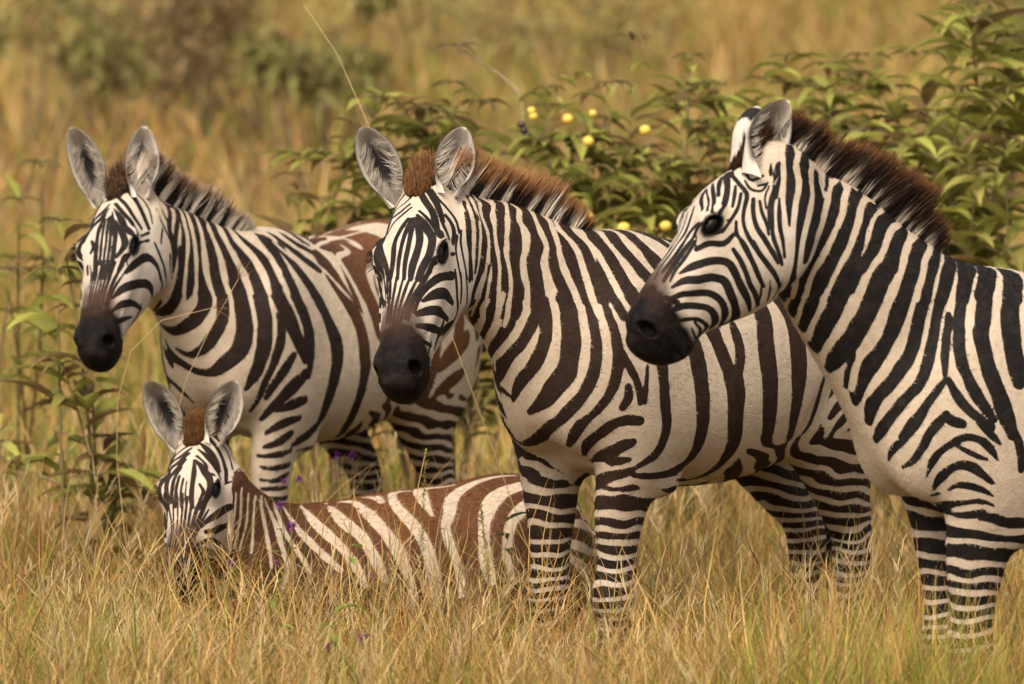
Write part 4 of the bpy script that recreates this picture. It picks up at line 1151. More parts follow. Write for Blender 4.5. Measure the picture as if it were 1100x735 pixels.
K 920 88 1480 8 926 98 1449 8 923 108 1420 8 909 118 1393 8 894 124 1367 8 877 125 1339 8
K 907 94 1476 5 907 104 1451 5 901 114 1427 5 898 120 1402 5
K 879 87 1508 3 893 94 1485 3 896 104 1459 3
K 964 89 1431 7 965 93 1404 7 951 102 1381 7 940 107 1356 7 929 109 1329 7
K 1037 66 1413 6 1005 60 1429 6 983 85 1434 6
K 1035 67 1408 4 1007 82 1406 4 984 87 1428 4
K 1043 48 1369 10 1022 69 1383 9 993 85 1382 9 972 91 1402 9
K 973 92 1369 8 961 97 1349 8 948 100 1329 8
K 1050 30 1384 7 1043 43 1407 7 1039 66 1428 7
K 1057 15 1384 7 1044 21 1407 7 1042 58 1428 7
K 1061 -3 1383 7 1046 4 1407 7 1033 1 1434 7 1019 -7 1461 7
K 1065 -21 1374 5 1050 -19 1397 5 1038 -19 1422 5 1022 -31 1447 5
K 1072 -31 1361 4 1052 -36 1388 4 1032 -47 1417 4 1006 -76 1445 4 1009 -32 1468 4
K 1048 -33 1396 5 1018 -76 1424 5 1003 -75 1450 5 1007 -27 1473 4 988 -22 1493 4
K 1008 -89 1441 3 1011 -32 1465 3 998 -26 1483 3 980 -20 1500 3
K 1007 -77 1445 3 1011 -32 1465 3 998 -26 1483 3 980 -20 1500 3
K 1042 45 1398 4 1044 44 1377 3
K 1050 30 1384 9 1064 24 1363 9 1078 19 1341 9 1094 16 1320 9 1108 15 1298 9
K 1057 15 1384 8 1071 10 1361 8 1087 5 1339 8 1103 1 1317 8
K 1061 -3 1383 6 1078 -11 1355 6 1097 -19 1329 6 1118 -10 1301 6
K 1065 -21 1374 5 1081 -31 1347 5 1096 -46 1322 5 1122 -30 1295 5
K 1072 -31 1361 4 1083 -41 1341 4 1103 -31 1319 4 1116 -37 1301 3
K 1044 40 1385 7 1056 36 1362 6 1070 31 1341 6 1085 26 1321 6 1097 25 1298 6
K 1078 34 1315 5 1057 49 1329 12 1035 65 1339 12 1008 77 1344 12 982 87 1338 12 966 90 1313 12 951 89 1285 12 932 82 1258 11 912 59 1227 7
K 1096 31 1284 6 1073 45 1299 12 1047 62 1301 13 1016 70 1306 13 989 79 1298 13 972 77 1269 13 954 67 1237 13 943 37 1205 16 973 27 1193 6
K 1101 33 1259 7 1075 44 1269 10 1046 56 1271 11 1015 64 1269 10 989 67 1251 10 973 55 1220 12 973 31 1195 6
K 1107 36 1226 7 1079 42 1241 10 1047 50 1242 10 1014 56 1234 10 992 44 1205 12 996 25 1187 6
K 1104 39 1203 4 1072 42 1211 6 1037 45 1211 6 1008 33 1191 7 1026 22 1166 6
K 1045 43 1205 5 1024 32 1183 6 1031 23 1160 6
K 1050 39 1191 4 1039 33 1174 4 1025 15 1157 4
K 1109 29 1261 8 1086 39 1250 8
K 971 93 1369 5 959 97 1345 7 946 99 1320 8 934 96 1293 8 916 89 1268 8 897 69 1240 9
K 957 99 1386 8 944 106 1362 8 931 109 1337 8 918 108 1311 8 900 100 1284 8
K 932 110 1386 8 920 116 1360 8 901 119 1336 8 881 118 1311 8 858 101 1282 8
K 903 121 1385 5 888 125 1363 5 877 125 1339 5
K 889 110 1297 4 879 92 1272 4 873 69 1247 4
K 905 99 1284 4 899 84 1259 4 900 66 1235 4
K 877 118 1309 4 859 97 1278 4 856 64 1251 4
K 849 73 1556 10 855 81 1532 11 862 90 1509 11 870 98 1485 11
K 803 44 1596 17 819 74 1572 17 821 82 1543 17 825 90 1515 17 832 101 1486 17 840 113 1458 18 846 123 1429 17
K 781 54 1582 18 760 39 1577 22 784 80 1547 22 787 87 1515 22 793 98 1484 22 804 110 1453 22 819 123 1422 22 826 129 1391 21 830 130 1359 21 832 124 1327 22 830 106 1294 22 787 9 1256 20
K 742 64 1527 25 742 73 1496 25 749 85 1465 24 759 93 1434 24 779 112 1406 24 796 123 1377 24 804 123 1346 24
K 711 52 1510 10 715 64 1490 10
K 671 26 1516 23 683 57 1493 28 699 73 1462 26 712 80 1431 27 725 82 1401 28 738 80 1371 28 750 75 1342 28 761 64 1312 28 765 46 1281 26 765 23 1250 23
K 657 72 1458 37 669 82 1427 35 680 85 1396 33 694 84 1366 33 708 79 1338 33 723 70 1310 32 733 59 1281 32 739 45 1250 31
K 629 80 1427 37 642 88 1397 36 654 90 1367 35 666 89 1339 34 677 85 1309 33 686 79 1280 33 694 70 1250 33
K 583 79 1410 39 598 90 1381 35 613 95 1354 34 632 95 1329 33 649 91 1303 33 664 85 1278 32
K 539 81 1383 43 553 94 1354 40 568 101 1327 37 585 102 1301 36 600 101 1275 36 614 96 1249 36
K 485 81 1355 36 504 98 1329 34 520 106 1302 32 532 110 1276 31 542 112 1248 31
K 446 85 1331 26 465 103 1303 25 478 113 1275 23 488 118 1247 23
K 399 78 1316 29 419 101 1293 28 433 113 1269 26 445 120 1245 25
K 343 62 1308 34 368 95 1288 32 383 112 1266 30 395 124 1244 29
K 281 50 1300 32 323 102 1273 35 343 127 1243 35
K 226 60 1289 43 250 102 1265 43 264 127 1240 41
W 835 72 1571 12 838 81 1539 12 844 92 1507 12 853 104 1475 12 856 117 1444 12 856 126 1412 12 855 130 1380 12 852 129 1348 13
W 783 53 1584 17 807 80 1555 15 803 87 1524 16 811 98 1493 16 824 110 1462 16 835 122 1431 15 841 129 1400 15 844 131 1368 15 846 127 1336 16 849 117 1305 17 844 85 1273 17
W 757 60 1561 12 767 77 1539 15 765 82 1508 15 772 93 1476 15 787 105 1445 15 803 121 1415 15 815 128 1384 15 819 128 1352 15 819 119 1320 15 786 46 1283 15 775 10 1249 13
W 734 61 1519 13 731 66 1501 13 728 72 1483 13
W 671 26 1516 15 701 55 1501 16 720 72 1474 18 734 83 1445 18 743 86 1417 18 756 91 1389 16 780 113 1363 13 793 113 1335 9
W 625 34 1492 16 627 24 1498 19 670 64 1478 17 682 77 1448 17 696 81 1419 17 710 82 1391 17 724 79 1364 18 738 73 1337 18 750 63 1310 18 755 49 1281 16 755 32 1250 16
W 584 42 1463 17 590 40 1468 21 633 72 1450 18 646 83 1420 19 659 88 1391 18 672 88 1362 18 687 84 1335 17 700 78 1307 17 710 69 1279 17 719 58 1250 17
W 560 44 1445 16 594 71 1433 14 615 85 1407 15 627 91 1378 12 639 93 1350 8
W 519 48 1411 21 550 72 1404 21 573 88 1380 22 588 96 1352 20 608 98 1329 20 625 96 1304 20 637 92 1277 20 647 87 1250 19
W 478 50 1383 22 515 82 1368 20 533 97 1339 20 545 105 1309 20 558 107 1279 19 569 107 1249 19
W 446 65 1353 21 476 93 1330 20 489 106 1302 19 500 113 1275 18 511 116 1247 18
W 756 55 1293 14 756 41 1266 12 756 25 1239 13 754 5 1212 14 742 -33 1183 16
W 705 74 1293 15 714 65 1266 15 721 53 1239 15 726 38 1211 15 727 17 1182 15 722 -16 1153 18
W 636 94 1292 20 646 89 1265 19 655 83 1238 19 665 74 1212 19 677 61 1187 19 686 45 1162 19 692 24 1137 19 692 -10 1110 20
W 557 106 1290 22 569 106 1262 22 579 104 1234 22 589 100 1205 22 596 94 1176 21 606 86 1149 21 621 73 1125 21 631 58 1099 21 632 44 1069 21 629 27 1038 23
K 849 114 1300 17 839 84 1274 17 779 -31 1245 17
K 773 53 1294 22 770 32 1266 18 767 9 1239 18 759 -24 1211 21
K 729 64 1293 27 736 53 1265 26 740 39 1238 26 742 20 1209 26 738 -8 1180 32
K 672 85 1293 36 682 78 1267 35 690 70 1241 35 699 58 1215 35 706 44 1190 34 710 24 1164 34 709 -7 1137 38
K 596 101 1291 42 608 98 1260 41 620 93 1229 41 632 85 1198 41 645 73 1169 41 658 56 1141 41 669 33 1113 38 673 -2 1084 32
K 644 57 1119 15 643 46 1093 15 642 32 1068 15 638 16 1042 17
K 531 109 1290 41 542 111 1260 40 551 110 1231 39 561 107 1202 39 573 102 1174 39 584 95 1147 38 597 85 1120 38 608 72 1093 38 618 56 1067 40 622 37 1038 37 616 20 1005 25
K 477 109 1288 31 489 116 1257 30 499 119 1226 29 507 119 1195 29 514 118 1163 28 524 118 1132 27 538 115 1103 27 554 107 1076 27 570 95 1050 27 586 76 1026 27 593 56 998 28 590 37 964 32
K 427 105 1286 28 443 117 1257 27 456 123 1228 26 467 128 1198 24 475 132 1167 24 483 137 1137 24 493 140 1107 24 503 141 1077 24 516 135 1050 24 533 123 1026 24 550 109 1002 24 562 92 977 24 571 70 950 26 573 39 921 28
K 440 138 1195 17 451 149 1165 17 461 159 1135 17 467 168 1105 17 470 174 1074 17
K 470 176 1064 18 486 165 1037 18 501 153 1010 18 517 140 983 18 533 126 957 18 547 108 931 18
K 464 181 1064 19 454 190 1037 19 440 199 1013 19 421 208 991 19 398 215 972 19 374 221 954 19
K 378 99 1284 28 393 119 1255 26 405 132 1225 24 417 147 1195 23 428 164 1166 23 435 178 1136 23 435 188 1106 23 429 197 1076 23 419 205 1048 24 404 212 1021 25 387 218 995 20 368 223 970 11
K 309 91 1282 37 332 121 1251 35 348 142 1220 34 367 166 1189 33 381 185 1157 33 382 198 1126 34 377 208 1094 34 368 215 1063 34 357 221 1032 34 346 225 1001 34 335 228 969 34 324 229 937 33
K 236 82 1279 43 263 120 1248 41 280 144 1217 40 294 168 1185 43 304 189 1153 44 307 204 1120 43 306 214 1088 42 302 222 1055 41
K 507 149 988 16 520 138 966 16 532 127 943 16 544 111 922 16 554 87 903 17 552 63 875 13
K 470 180 986 21 486 167 961 21 500 154 935 20 510 142 906 17 521 126 879 14 536 97 860 7
K 470 180 979 23 454 190 968 23 437 199 962 23
K 405 213 965 15 387 218 949 16 369 221 933 14 352 224 915 8
K 492 132 840 8 488 148 872 16 475 165 899 16 455 183 919 16 430 199 933 16 400 212 927 16 374 217 905 17 355 219 877 7
K 446 188 913 9 425 197 901 9 403 205 890 9 380 213 881 9
K 469 120 803 7 467 142 832 18 456 163 854 19 437 182 868 19 412 196 864 19 388 203 847 14 364 208 827 10
K 469 106 792 9 457 127 800 9
K 445 148 808 7 430 171 822 16 407 186 818 16 382 197 809 12 357 202 795 6
K 390 -20 752 9 440 120 774 14 426 153 778 12 406 175 783 12 382 190 784 12 354 197 774 12
K 359 -58 726 12 428 113 746 12 418 151 749 10 398 172 753 10 376 187 762 11
K 378 178 737 8 352 188 741 9
K 352 225 995 16 335 228 969 16 319 230 942 16 307 230 914 16 300 229 884 17 298 225 854 17
K 360 -62 723 13 424 101 741 13 419 148 746 11 399 170 752 11 376 186 759 11
K 355 -63 704 13 420 101 720 15 415 146 723 13 395 166 725 13 372 179 732 13 348 189 742 14
K 340 -56 686 13 418 132 696 14 397 158 696 14 369 171 702 14 340 180 712 15
K 333 -51 661 12 413 137 678 12 392 157 678 12 365 168 681 12 335 172 685 13
@foal
K 589 114 968 6 614 91 958 6
K 588 131 952 6 617 117 940 6 639 107 918 6
K 598 147 937 8 629 144 920 8 655 139 895 8 673 145 864 8
K 604 163 926 10 640 169 900 10 669 147 872 10 698 177 833 8
K 616 179 911 12 651 184 883 12 679 166 851 12 709 199 818 12
K 632 194 891 14 658 202 865 14 683 198 837 14 698 220 805 12 695 234 770 13
K 648 210 868 11 671 218 836 11 682 233 800 10 689 245 762 11
K 657 228 844 9 668 239 813 9 675 252 782 9 679 269 750 9
K 647 242 837 7 660 259 794 7 664 282 751 6
K 639 253 829 5 647 270 790 5 649 292 751 5
K 606 212 892 6 613 244 858 13 623 265 823 13 630 281 787 13 632 300 752 13
K 602 213 892 7 580 246 861 21 571 292 826 17 580 300 785 17 609 302 751 17
K 595 202 904 9 572 230 878 9 557 268 850 9 536 265 815 8
K 586 179 923 6 561 209 899 15 539 224 869 17 526 239 834 8
K 576 155 941 8 554 186 920 20 536 206 891 20 526 222 857 14
K 558 133 965 12 530 157 938 14 511 177 903 14 501 197 864 14 506 228 824 14
K 557 107 996 8 530 132 966 8 499 136 934 8 476 137 895 8 474 181 857 8
K 512 236 816 5 487 220 822 5
K 603 277 822 9 594 294 800 9 607 293 773 8
K 570 90 999 19 576 121 972 21 586 144 945 8
K 484 223 814 5 488 234 778 5 476 229 740 5
K 471 208 829 5 472 224 785 5 464 223 739 5
K 459 212 812 4 456 217 776 4 452 217 738 4
K 698 227 790 5 695 241 750 7 695 276 712 7 700 307 673 6 710 331 634 6
K 682 239 791 5 684 259 753 6 689 284 716 6 695 311 679 6
K 669 252 792 5 673 275 751 5 679 300 710 5 689 327 670 6 703 348 631 6
K 654 264 793 6 660 285 752 6 669 308 711 6 680 334 671 6 694 356 631 6
K 642 277 783 7 651 297 743 7 661 319 704 7 674 343 665 7 688 365 627 7
K 624 280 794 7 635 298 752 7 647 320 712 7 661 344 672 7 676 368 632 7
K 598 293 789 10 616 303 750 9 633 323 711 9 649 347 671 9 663 371 632 9
K 573 301 789 10 593 300 751 10 615 321 714 10 635 344 675 10 652 368 636 9
K 578 298 742 6 601 317 713 6 621 337 682 6 639 358 651 5
K 703 214 720 14 704 242 698 17
K 706 239 683 12 708 262 658 13
K 496 239 742 24 541 280 727 23 583 311 710 13 618 335 684 6
K 500 235 684 16 548 284 677 21 595 328 675 13
K 526 241 625 11 589 333 649 12 635 364 636 7
K 515 156 576 14 574 307 609 14 611 352 626 13
K 523 96 549 14 606 355 587 16 641 389 597 16
K 483 233 754 8 478 228 712 8 474 216 670 8 474 203 628 7 479 187 586 6
K 462 221 773 8 462 221 731 8 462 215 689 8 462 206 646 7
K 443 210 777 8 446 214 738 8 447 211 699 7 448 206 659 7 452 200 620 6 459 193 581 6
K 428 199 781 7 432 208 742 6 435 208 703 6 439 206 663 6 445 201 624 5
W 453 213 792 9 456 219 745 9 458 216 698 9 466 208 652 9 474 194 605 8
W 474 225 786 9 477 229 743 9 481 227 700 9 489 218 657 9 497 200 613 9
W 430 204 769 7 432 208 726 7 437 207 683 6 447 203 640 6 457 196 597 5
W 407 195 751 10 410 200 711 10 413 202 671 9 416 203 630 8 420 204 590 8
W 383 179 745 14 377 187 705 14 371 194 664 12 365 202 623 11 360 211 583 11 357 217 542 11
W 361 159 743 9 344 164 705 15 331 180 667 19 324 196 628 17 315 207 589 16 301 215 550 16 309 222 511 15 327 226 473 15
W 323 134 718 15 313 163 678 15 299 184 638 15 275 196 601 14 251 207 564 13 231 219 524 13
W 282 107 708 12 265 137 674 20 245 160 642 25 218 178 613 23 191 196 585 21 163 213 557 20 135 230 530 19
W 221 28 719 14 206 101 690 25 182 141 659 31 153 173 630 29 125 201 599 27 99 226 565 26 79 244 525 26 64 257 482 26
W 131 11 722 14 121 101 699 29 100 148 672 38 72 181 646 35 48 209 617 32 32 233 580 31 16 250 542 31 1 262 502 31
W 98 8 725 7 58 34 728 19 35 102 713 29 13 153 688 35 -9 190 659 36 -30 218 626 36 -49 240 590 36 -65 257 552 35 -79 267 511 29 -88 272 468 27 -95 272 424 28
W 10 8 738 12 -16 35 740 16 -34 92 729 16
W -152 14 756 8 -102 8 751 22 -73 91 734 28 -83 153 703 36 -106 192 672 37 -128 221 637 37 -145 242 599 37 -154 258 557 36 -162 267 512 36 -168 270 467 36 -173 272 422 35
W -297 1 770 10 -246 14 764 19 -204 -3 760 33 -167 121 730 33 -178 174 695 16
W -498 23 798 12 -448 31 797 17 -400 35 791 23 -351 50 778 32 -302 76 760 35 -258 126 734 34 -235 178 695 34 -215 210 656 27 -222 235 614 29 -233 251 572 26 -246 261 530 26 -250 275 486 25 -245 301 444 26
W -532 83 781 31 -478 122 770 40 -427 142 758 48 -385 169 735 53 -356 201 698 44 -340 227 657 33 -334 244 615 31 -333 261 572 35 -336 286 531 35 -343 306 490 35
W -532 163 740 34 -488 204 718 37 -449 227 694 36 -421 251 661 32 -408 262 622 30 -407 266 580 31 -409 275 539 34 -409 300 501 33
W -628 152 712 24 -690 96 694 24 -701 97 667 20
W -598 211 667 26 -642 192 657 26 -702 117 639 26 -758 31 607 21 -774 47 584 21
W -589 242 601 26 -635 227 591 27 -690 174 571 31 -755 85 544 29
W -617 244 551 28 -654 227 524 31 -686 203 488 31 -736 102 441 31
"""

# ------------------------------------------------------------------ the place: ground, grass, shrubs
RS = np.random.RandomState(11)


def leafy(name, rough=.55, trans=.32, spec=.2):
    """blade and leaf material: colour per vertex, some light let through"""
    g = NB(name)
    col = g.attr('col').outputs['Color']
    g.L(col, g.bsdf.inputs['Base Color'])
    g.bsdf.inputs['Roughness'].default_value = rough
    g.bsdf.inputs['Specular IOR Level'].default_value = spec
    tr = g.n('BsdfTranslucent')
    g.L(col, tr.inputs['Color'])
    mx = g.n('MixShader'); mx.inputs[0].default_value = trans
    out = next(x for x in g.nt.nodes if x.type == 'OUTPUT_MATERIAL')
    g.L(g.bsdf.outputs[0], mx.inputs[1]); g.L(tr.outputs[0], mx.inputs[2]); g.L(mx.outputs[0], out.inputs['Surface'])
    return g.mat


def ground_z(x, y):
    P = np.stack([x * .35, y * .35, np.zeros_like(x)], 1)
    return .03 * vnoise(P, 71) + .012 * vnoise(P * 4, 72)


# ground sheet to the horizon
gx = np.concatenate([np.linspace(-900, -14, 30), np.linspace(-12, 12, 121), np.linspace(14, 900, 30)])
gy = np.concatenate([np.linspace(-60, 8, 12), np.linspace(9, 30, 106), np.linspace(31, 120, 60), np.linspace(130, 1500, 40)])
XX, YY = np.meshgrid(gx, gy, indexing='ij')
zz = ground_z(XX.ravel(), YY.ravel())
ii = np.arange(len(gx) * len(gy)).reshape(len(gx), len(gy))
gq = np.stack([ii[:-1, :-1], ii[1:, :-1], ii[1:, 1:], ii[:-1, 1:]], -1).reshape(-1, 4)
gme = mesh_np('ground', np.stack([XX.ravel(), YY.ravel(), zz], 1), [gq])
g = NB('dry soil and thatch')
tc = g.n('TexCoord').outputs['Object']
n1 = g.noise(.35, 5, .6, tc); n2 = g.noise(9, 5, .65, tc)
c1 = g.ramp(n1.outputs['Fac'], [(.34, (.12, .10, .03)), (.48, (.20, .13, .05)), (.66, (.30, .20, .075))])
c2 = g.ramp(n2.outputs['Fac'], [(.3, (.35, .30, .22)), (.7, (1.0, .95, .85))])
g.L(g.mix(1.0, c1, c2, 'MULTIPLY'), g.bsdf.inputs['Base Color'])
g.bsdf.inputs['Roughness'].default_value = .95
bp = g.n('Bump'); bp.inputs['Distance'].default_value = .03; g.L(n2.outputs['Fac'], bp.inputs['Height']); g.L(bp.outputs[0], g.bsdf.inputs['Normal'])
gme.materials.append(g.mat)
ground = bpy.data.objects.new('ground', gme); C.objects.link(ground)
tag(ground, 'dry savanna ground under the grass', 'ground', kind='structure')


def ribbon(base, az, th0, th1, h, w, c0, c1, seg=4, twist=None, roots=None, pw=1.0):
    """vectorised blades: angle from vertical runs th0 -> th1 along each"""
    n = len(base)
    t = np.linspace(0, 1, seg + 1)
    th = th0[:, None] + (th1 - th0)[:, None] * t[None] ** pw
    st = h[:, None] / seg
    dz = np.cos(th) * st; dr = np.sin(th) * st
    Z = np.concatenate([np.zeros((n, 1)), np.cumsum(dz[:, :-1], 1)], 1)
    R = np.concatenate([np.zeros((n, 1)), np.cumsum(dr[:, :-1], 1)], 1)
    wav = .06 * h[:, None] * np.sin(t[None] * 5 + RS.uniform(0, 6, (n, 1))) * t[None]
    ca, sa = np.cos(az)[:, None], np.sin(az)[:, None]
    P = np.stack([base[:, 0, None] + R * ca - wav * sa, base[:, 1, None] + R * sa + wav * ca, base[:, 2, None] + Z], -1)
    tw = az + math.pi / 2 + (RS.normal(0, .7, n) if twist is None else twist)
    side = np.stack([np.cos(tw), np.sin(tw), np.zeros(n)], 1)[:, None]
    ww = w[:, None] * np.interp(t, [0, .25, .7, 1], [.7, 1, .75, .06])[None]
    A = P - side * ww[..., None] / 2; B = P + side * ww[..., None] / 2
    V = np.stack([A, B], 2).reshape(-1, 3)
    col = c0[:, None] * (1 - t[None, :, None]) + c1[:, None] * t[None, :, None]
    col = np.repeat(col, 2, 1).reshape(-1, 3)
    k = (seg + 1) * 2
    q = np.array([[2*i, 2*i+1, 2*i+3, 2*i+2] for i in range(seg)])
    F = (np.arange(n) * k)[:, None, None] + q[None]
    return V, F.reshape(-1, 4), col, P


class Heap:
    def __init__(s): s.V, s.F, s.C, s.n = [], [], [], 0
    def add(s, V, F, c):
        s.V.append(V); s.F.append(F + s.n); s.C.append(c); s.n += len(V)
    def build(s, name, mat, parent=None):
        me = mesh_np(name, np.concatenate(s.V), s.F, {'col': np.concatenate(s.C)}, smooth=False)
        me.materials.append(mat)
        o = bpy.data.objects.new(name, me); C.objects.link(o); o.parent = parent
        return o


def scatter(n, y0, y1, spread=.098, extra=.35, power=1.0):
    """points over the wedge of ground the lens covers, and some beyond it"""
    y = y0 + (y1 - y0) * RS.rand(n) ** power
    x = RS.uniform(-1, 1, n) * (y * spread + extra)
    return np.stack([x, y, ground_z(x, y)], 1)


def keep_off(b):
    """no stems where the foal lies"""
    x, y = b[:, 0] + .34, b[:, 1] - 16.02
    a = math.radians(15)
    u, v = x * math.cos(a) + y * math.sin(a), -x * math.sin(a) + y * math.cos(a)
    return b[((u / .56) ** 2 + (v / .25) ** 2) > 1]


STRAW = np.array([[.58, .355, .105], [.68, .455, .18], [.50, .275, .075], [.40, .20, .055], [.62, .415, .145]])
GREEN = np.array([[.20, .235, .035], [.28, .285, .048], [.15, .185, .028], [.38, .30, .06]])
RED = np.array([[.27, .125, .05], [.20, .095, .045], [.33, .18, .07]])


def mixcol(n, weights, jit=.22):
    pal = np.concatenate([STRAW, GREEN, RED])
    w = np.concatenate([np.full(5, weights[0] / 5), np.full(4, weights[1] / 4), np.full(3, weights[2] / 3)])
    c = pal[RS.choice(12, n, p=w / w.sum())]
    return np.clip(.86 * c * RS.uniform(1 - jit, 1 + jit, (n, 1)), 0, 1)


GRASS = leafy('grass blade')


def patch(b, k, seed):
    return vnoise(np.stack([b[:, 0] * k, b[:, 1] * k, np.zeros(len(b))], 1), seed)


def field_grass(n, y0, y1, hr, wr, weights, lean, heap, greenness=0.0, seg=4, power=1.0, spread=.098, off=True, lift=0.0, lay=0.0, box=None):
    b = scatter(n, y0, y1, spread, power=power)
    if box: b[:, 0] = RS.uniform(box[0], box[1], n); b[:, 2] = ground_z(b[:, 0], b[:, 1])
    b[:, 2] += RS.uniform(0, 1, n) * lift
    if off: b = keep_off(b)
    n = len(b)
    g = patch(b, 1.1, 61) + greenness
    cs = mixcol(n, weights)
    gs = GREEN[RS.randint(0, 4, n)] * RS.uniform(.8, 1.3, (n, 1))
    isg = (RS.rand(n) < np.clip(g * .95 - .05, 0, .85))[:, None]
    cs = np.where(isg, gs, cs)
    h = RS.uniform(*hr, n) * (1 + .30 * patch(b, .8, 62)) * (1 + .15 * patch(b, 3.0, 63))
    az = RS.uniform(0, 2 * math.pi, n) + 0.0
    th0 = np.abs(RS.normal(lay, lean, n)); th1 = th0 + np.abs(RS.normal(.55, .5, n)) * (1 - min(lay, 1) * .7)
    cs = np.clip(cs * (1 + .22 * patch(b, .33, 65) + .15 * patch(b, 1.7, 66))[:, None] * np.array([1, 1, 1])[None], 0, 1)
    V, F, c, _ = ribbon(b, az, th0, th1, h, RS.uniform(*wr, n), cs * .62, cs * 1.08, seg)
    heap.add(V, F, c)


def tufts(n, y0, y1, heap, hr=(.16, .34), blades=16, weights=(.6, .3, .1), wr=(.0025, .005), spread=.098, power=1.0):
    b = keep_off(scatter(n, y0, y1, spread, power=power))
    n = len(b)
    k = blades
    base = np.repeat(b, k, 0); base[:, :2] += RS.normal(0, .022, (n * k, 2))
    cs = np.repeat(mixcol(n, weights, .1), k, 0) * RS.uniform(.7, 1.25, (n * k, 1))
    h = np.repeat(RS.uniform(*hr, n), k) * RS.uniform(.6, 1.15, n * k)
    az = np.repeat(RS.uniform(0, 6.28, n), k) + RS.normal(0, 1.3, n * k)
    th0 = np.abs(RS.normal(.18, .2, n * k)); th1 = th0 + np.abs(RS.normal(.9, .5, n * k))
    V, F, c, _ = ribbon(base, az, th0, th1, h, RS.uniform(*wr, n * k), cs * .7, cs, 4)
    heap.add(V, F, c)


def panicles(n, y0, y1, heap, hr=(.32, .6), spread=.098, fluff=(.62, .46, .24), lean=.3, fan=14, pts=None):
    """flowering stalks with an open spray of fine spikelets"""
    b = keep_off(scatter(n, y0, y1, spread)) if pts is None else pts
    n = len(b)
    h = RS.uniform(*hr, n) * (1 + .2 * patch(b, .8, 62))
    az = RS.uniform(0, 6.28, n); th0 = np.abs(RS.normal(0, lean * .5, n)); th1 = th0 + np.abs(RS.normal(lean, lean * .7, n))
    cs = mixcol(n, (.8, .08, .12), .15)
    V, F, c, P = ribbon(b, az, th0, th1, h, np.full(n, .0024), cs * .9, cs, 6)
    heap.add(V, F, c)
    d = unit(P[:, -1] - P[:, -2])
    k = fan
    u = RS.rand(n * k) ** .8
    tip = np.repeat(P[:, -1], k, 0) - np.repeat(d * h[:, None] * .26, k, 0) * u[:, None]
    L = np.repeat(h, k) * RS.uniform(.07, .15, n * k)
    aa = RS.uniform(0, 6.28, n * k)
    dd = np.repeat(d, k, 0) + np.stack([np.cos(aa), np.sin(aa), RS.normal(0, .3, n * k)], 1) * RS.uniform(.2, .7, (n * k, 1))
    dd = unit(dd)
    azd = np.arctan2(dd[:, 1], dd[:, 0]); t0 = np.arccos(np.clip(dd[:, 2], -1, 1))
    fc = np.array(fluff)[None] * RS.uniform(.7, 1.15, (n * k, 1))
    V, F, c, _ = ribbon(tip, azd, t0, t0 + RS.uniform(0, .5, n * k), L, RS.uniform(.0018, .0034, n * k), fc * .85, fc, 2)
    heap.add(V, F, c)


# near grass: a matted layer, tufts, leaning dry stalks, flowering stalks
hp_ = Heap()
field_grass(30000, 12.3, 19.2, (.14, .32), (.003, .0065), (.54, .30, .16), .55, hp_, .1)
field_grass(26000, 12.3, 14.6, (.26, .50), (.003, .0065), (.58, .28, .14), .60, hp_, .15)
tufts(2000, 12.4, 19.2, hp_)
tufts(1500, 12.3, 14.6, hp_, (.30, .52), 18)
tufts(700, 12.6, 13.7, hp_, (.48, .70), 18)
field_grass(12000, 12.7, 13.75, (.48, .78), (.0026, .005), (.56, .28, .16), .48, hp_, .25, box=(.45, 1.75))
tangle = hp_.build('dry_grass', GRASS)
tag(tangle, 'matted straw coloured grass around and in front of the zebras', 'grass', kind='stuff')
hp_ = Heap()
field_grass(12000, 12.4, 19.0, (.28, .50), (.0022, .0042), (.80, .08, .12), .70, hp_, -.5)
field_grass(3000, 12.4, 15.2, (.34, .56), (.002, .0038), (.80, .08, .12), .75, hp_, -.5)
field_grass(22000, 12.4, 18.8, (.12, .30), (.0018, .0034), (.70, .10, .20), .45, hp_, -.3, lift=.28, lay=1.1)
field_grass(24000, 12.4, 15.6, (.12, .30), (.0018, .0036), (.70, .10, .20), .5, hp_, -.2, lift=.44, lay=.95)
field_grass(1600, 12.4, 16.5, (.34, .62), (.0018, .0032), (.80, .04, .16), .35, hp_, -.5, lift=.3, lay=.9)
panicles(1300, 12.6, 19.0, hp_)
panicles(600, 12.6, 14.8, hp_, (.42, .62), lean=.5)
stalks = hp_.build('grass_stalks', GRASS)
tag(stalks, 'pale dry flowering grass stalks leaning every way', 'grass', kind='stuff')
hp_ = Heap()
field_grass(15000, 12.5, 18.5, (.16, .34), (.003, .006), (.05, .93, .02), .35, hp_, .2)
field_grass(15000, 12.4, 14.4, (.28, .52), (.003, .006), (.05, .93, .02), .35, hp_, .2)
green = hp_.build('green_grass', GRASS)
tag(green, 'fresh green blades growing low among the dry grass', 'grass', kind='stuff')

# the field beyond
hp_ = Heap()
field_grass(34000, 19.2, 34, (.22, .46), (.006, .011), (.60, .32, .08), .5, hp_, .15, 3, .8, spread=.13, off=False)
field_grass(46000, 34, 100, (.30, .62), (.014, .03), (.66, .24, .10), .65, hp_, .05, 3, .8, spread=.16, off=False)
panicles(1200, 24, 60, hp_, (.5, .8), lean=.2, fan=6)
far = hp_.build('field_grass', GRASS)
tag(far, 'tall tan grass of the open field behind the shrubs', 'grass', kind='stuff')


# ------------------------------------------------------------------ leafy shrubs with drooping lance-shaped leaves
LEAF = leafy('shrub leaf', .55, .42, .15)
STEM = leafy('shrub stem', .8, .0, .1)


